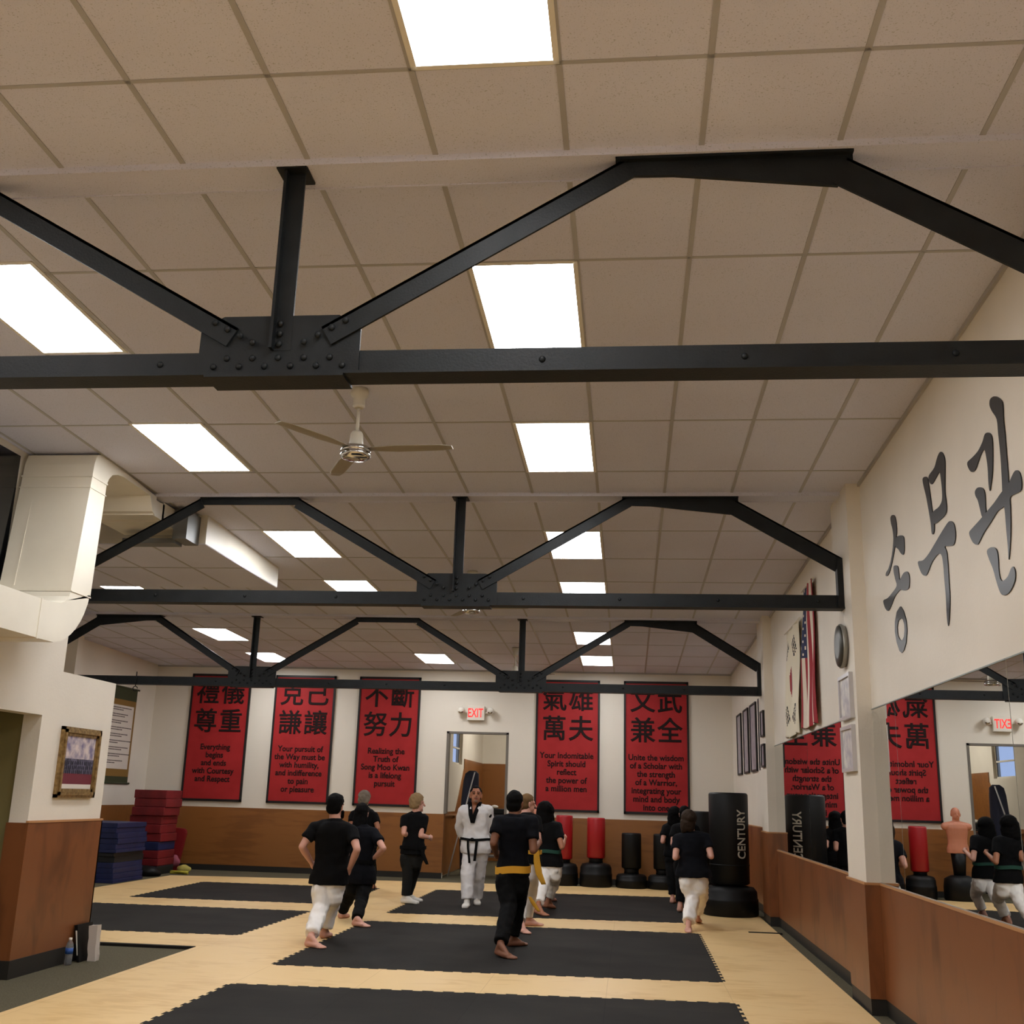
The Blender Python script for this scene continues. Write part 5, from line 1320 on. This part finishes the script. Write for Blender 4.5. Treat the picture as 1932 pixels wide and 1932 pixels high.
    if opt.get('watch'):
        b = B(); wr, el = J['wrR'], J['elR']; d = (wr-el).normalized(); cone(b, wr-d*0.02, wr-d*0.004, 0.031, 0.030, 14, False); obj('wristband', b, m_silver, body)
    return root

person('p1', 'bearded person in black T-shirt and white trousers, leftmost of the class', skinA, 12, hairk,
       dict(hair='top', side_beard=True, trousers=gi, leg=1.08, hem=0.0, wide=1.12, flare=0.05, cuff=0.90, s=1.0, inf=0.022, tfold=0.014))
person('p2', 'person with long dark hair in all black, between two men at left', skinA, 10, hairk,
       dict(hair='long', top=navy, trousers=trouser_k, leg=1.0, belt=beltk, belt_t=0.3, tails=[(20, 0.34, (0.02, 0), 0)], cuff=0.97, s=0.94, hem=-0.12, flare=0.10))
person('p3', 'person with grey hair in black T-shirt, farther back at left', skinB, 8, hairg,
       dict(hair='fluffy', trousers=trouser_k, s=0.98, belt=beltk))
person('p4', 'person with sandy hair in black T-shirt and white shoes, facing right', skinA, 35, hairl,
       dict(hair='fluffy', head_yaw=55, trousers=trouser_g, leg=0.92, belt=beltk, belt_t=0.16, ribbons=[([(-3.02, 16.33, 0.757), (-2.984, 16.33, 0.661), (-2.931, 16.33, 0.559)], 0.028)], shoes=True, watch=True, s=1.0, cuff=0.93, tfold=0.006))
person('p5', 'instructor in white uniform with black lapels and black belt, facing the camera', skinB, 188, hairk,
       dict(hair='cropped', head_yaw=170, nod=-14, face=True, beard=mat('stubble', srgb(120, 92, 76), 0.8), top=gi2, trousers=gi2, sleeve=1.5, vneck=True, inf=0.030, hem=-0.12, flare=0.10, fold=0.012, leg=1.15, tfold=0.010,
            belt=beltk, belt_t=0.20, belt_h=0.018, knot=True, belt_infl=0.006, tails=[(72, 0.33, (0.03, -0.03), 0), (104, 0.30, (-0.02, -0.03), 0)], shoes=True, fist=False, cuff=0.95, s=1.05))
person('p6', 'person in all black with a broad yellow belt, back to the camera', skinC, 12, hairk,
       dict(hair='cropped', top=navy, trousers=trouser_k, leg=1.02, belt=belty, belt_t=0.10, belt_h=0.036, belt_tilt=-0.012, belt_infl=-0.008, hem=0.0, wide=0.94, flare=0.0, inf=0.016, s=1.04, cuff=0.93))
person('p7', 'person with pinned-up blond hair and white trousers, half hidden behind the yellow-belted person in black', skinA, 20, hairbl,
       dict(hair='bun', head_yaw=60, trousers=gi, leg=0.95, belt=belty, belt_t=0.22, ribbons=[([(-1.119, 13.72, 0.935), (-1.11, 13.72, 0.799), (-1.081, 13.72, 0.659), (-1.02, 13.72, 0.533)], 0.038), ([(-1.197, 13.8, 0.38), (-1.15, 13.8, 0.309), (-1.077, 13.8, 0.214)], 0.024)], s=0.95, cuff=0.93))
person('p8', 'person with bushy black hair, green belt and white trousers, beside the red bags', skinB, 18, hairk,
       dict(hair='bob', drop=0.0, trousers=gi, leg=1.0, belt=beltg, belt_t=0.32, belt_h=0.024, s=0.96, hem=0.0, cuff=0.86, tfold=0.012, wide=1.06))
person('p12', 'person in black T-shirt and white trousers hidden behind the green-belted one, seen in the mirror', skinA, 12, hairk,
       dict(hair='bob', trousers=gi, leg=1.0, belt=beltg, belt_t=0.32, s=0.95, cuff=0.88))
person('p9', 'person with tied brown hair in black T-shirt and white trousers, beside the tall black bag', skinA, 8, hairb,
       dict(hair='tied', hair_tie=True, top=navy, trousers=gi, leg=1.14, s=0.98, hem=-0.0, flare=0.10, wide=1.10, inf=0.024, cuff=0.92, tfold=0.016, drop=0.005))
person('p10', 'person in all black just behind the woman with tied brown hair', skinA, 8, hairk, dict(hair='short', s=0.92, trousers=trouser_k))
person('p11', 'person in all black, farthest back of the three people at right', skinA, 8, hairk, dict(hair='bob', s=0.90, trousers=trouser_k))

# training dummy by the far wall
x, y = -1.86, 20.95
r = thing('training_dummy', 'flesh coloured armless torso dummy on a black stand by the far wall', 'training dummy', (x, y, -0.02))
J = dict(hipL=Vector((x-0.08, y, 0.80)), hipR=Vector((x+0.08, y, 0.80)), neck=Vector((x, y, 1.36)), shL=Vector((x-0.2, y, 1.29)), shR=Vector((x+0.2, y, 1.29)))
b = B(); rg, shd, pc, nb = torso_rings(J, Vector((0, -1, 0)), 1.05, t0=-0.05, wide=1.12); loft(b, rg, 22)
for sd in (-1, 1): cone(b, (x+sd*0.06, y, 1.27), (x+sd*0.20, y, 1.26), 0.09, 0.07)
cone(b, (x, y, 1.30), (x, y, 1.42), 0.068, 0.06); ell(b, (x, y+0.01, 1.50), (0.08, 0.098, 0.095)); ell(b, (x, y-0.02, 1.43), (0.062, 0.075, 0.075)); cone(b, (x, y-0.09, 1.49), (x, y-0.115, 1.455), 0.01, 0.015, 8)
for sd in (-1, 1): cone(b, (x+sd*0.08, y, 1.48), (x+sd*0.08, y, 1.44), 0.014, 0.01, 8)
obj('torso', remesh(b, 0.009, 2), mat('dummy_rubber', srgb(196, 128, 100), 0.5), r)
b = B(); cone(b, (x, y, 0.40), (x, y, 0.80), 0.10, 0.13, 20, False); obj('pole', b, m_vinylb, r)
b = B(); lathe(b, [(0.26, -0.02), (0.29, 0.02), (0.29, 0.22), (0.27, 0.36), (0.16, 0.42), (0.07, 0.43)], (x, y, 0), 32); obj('base', b, m_vinylb, r)
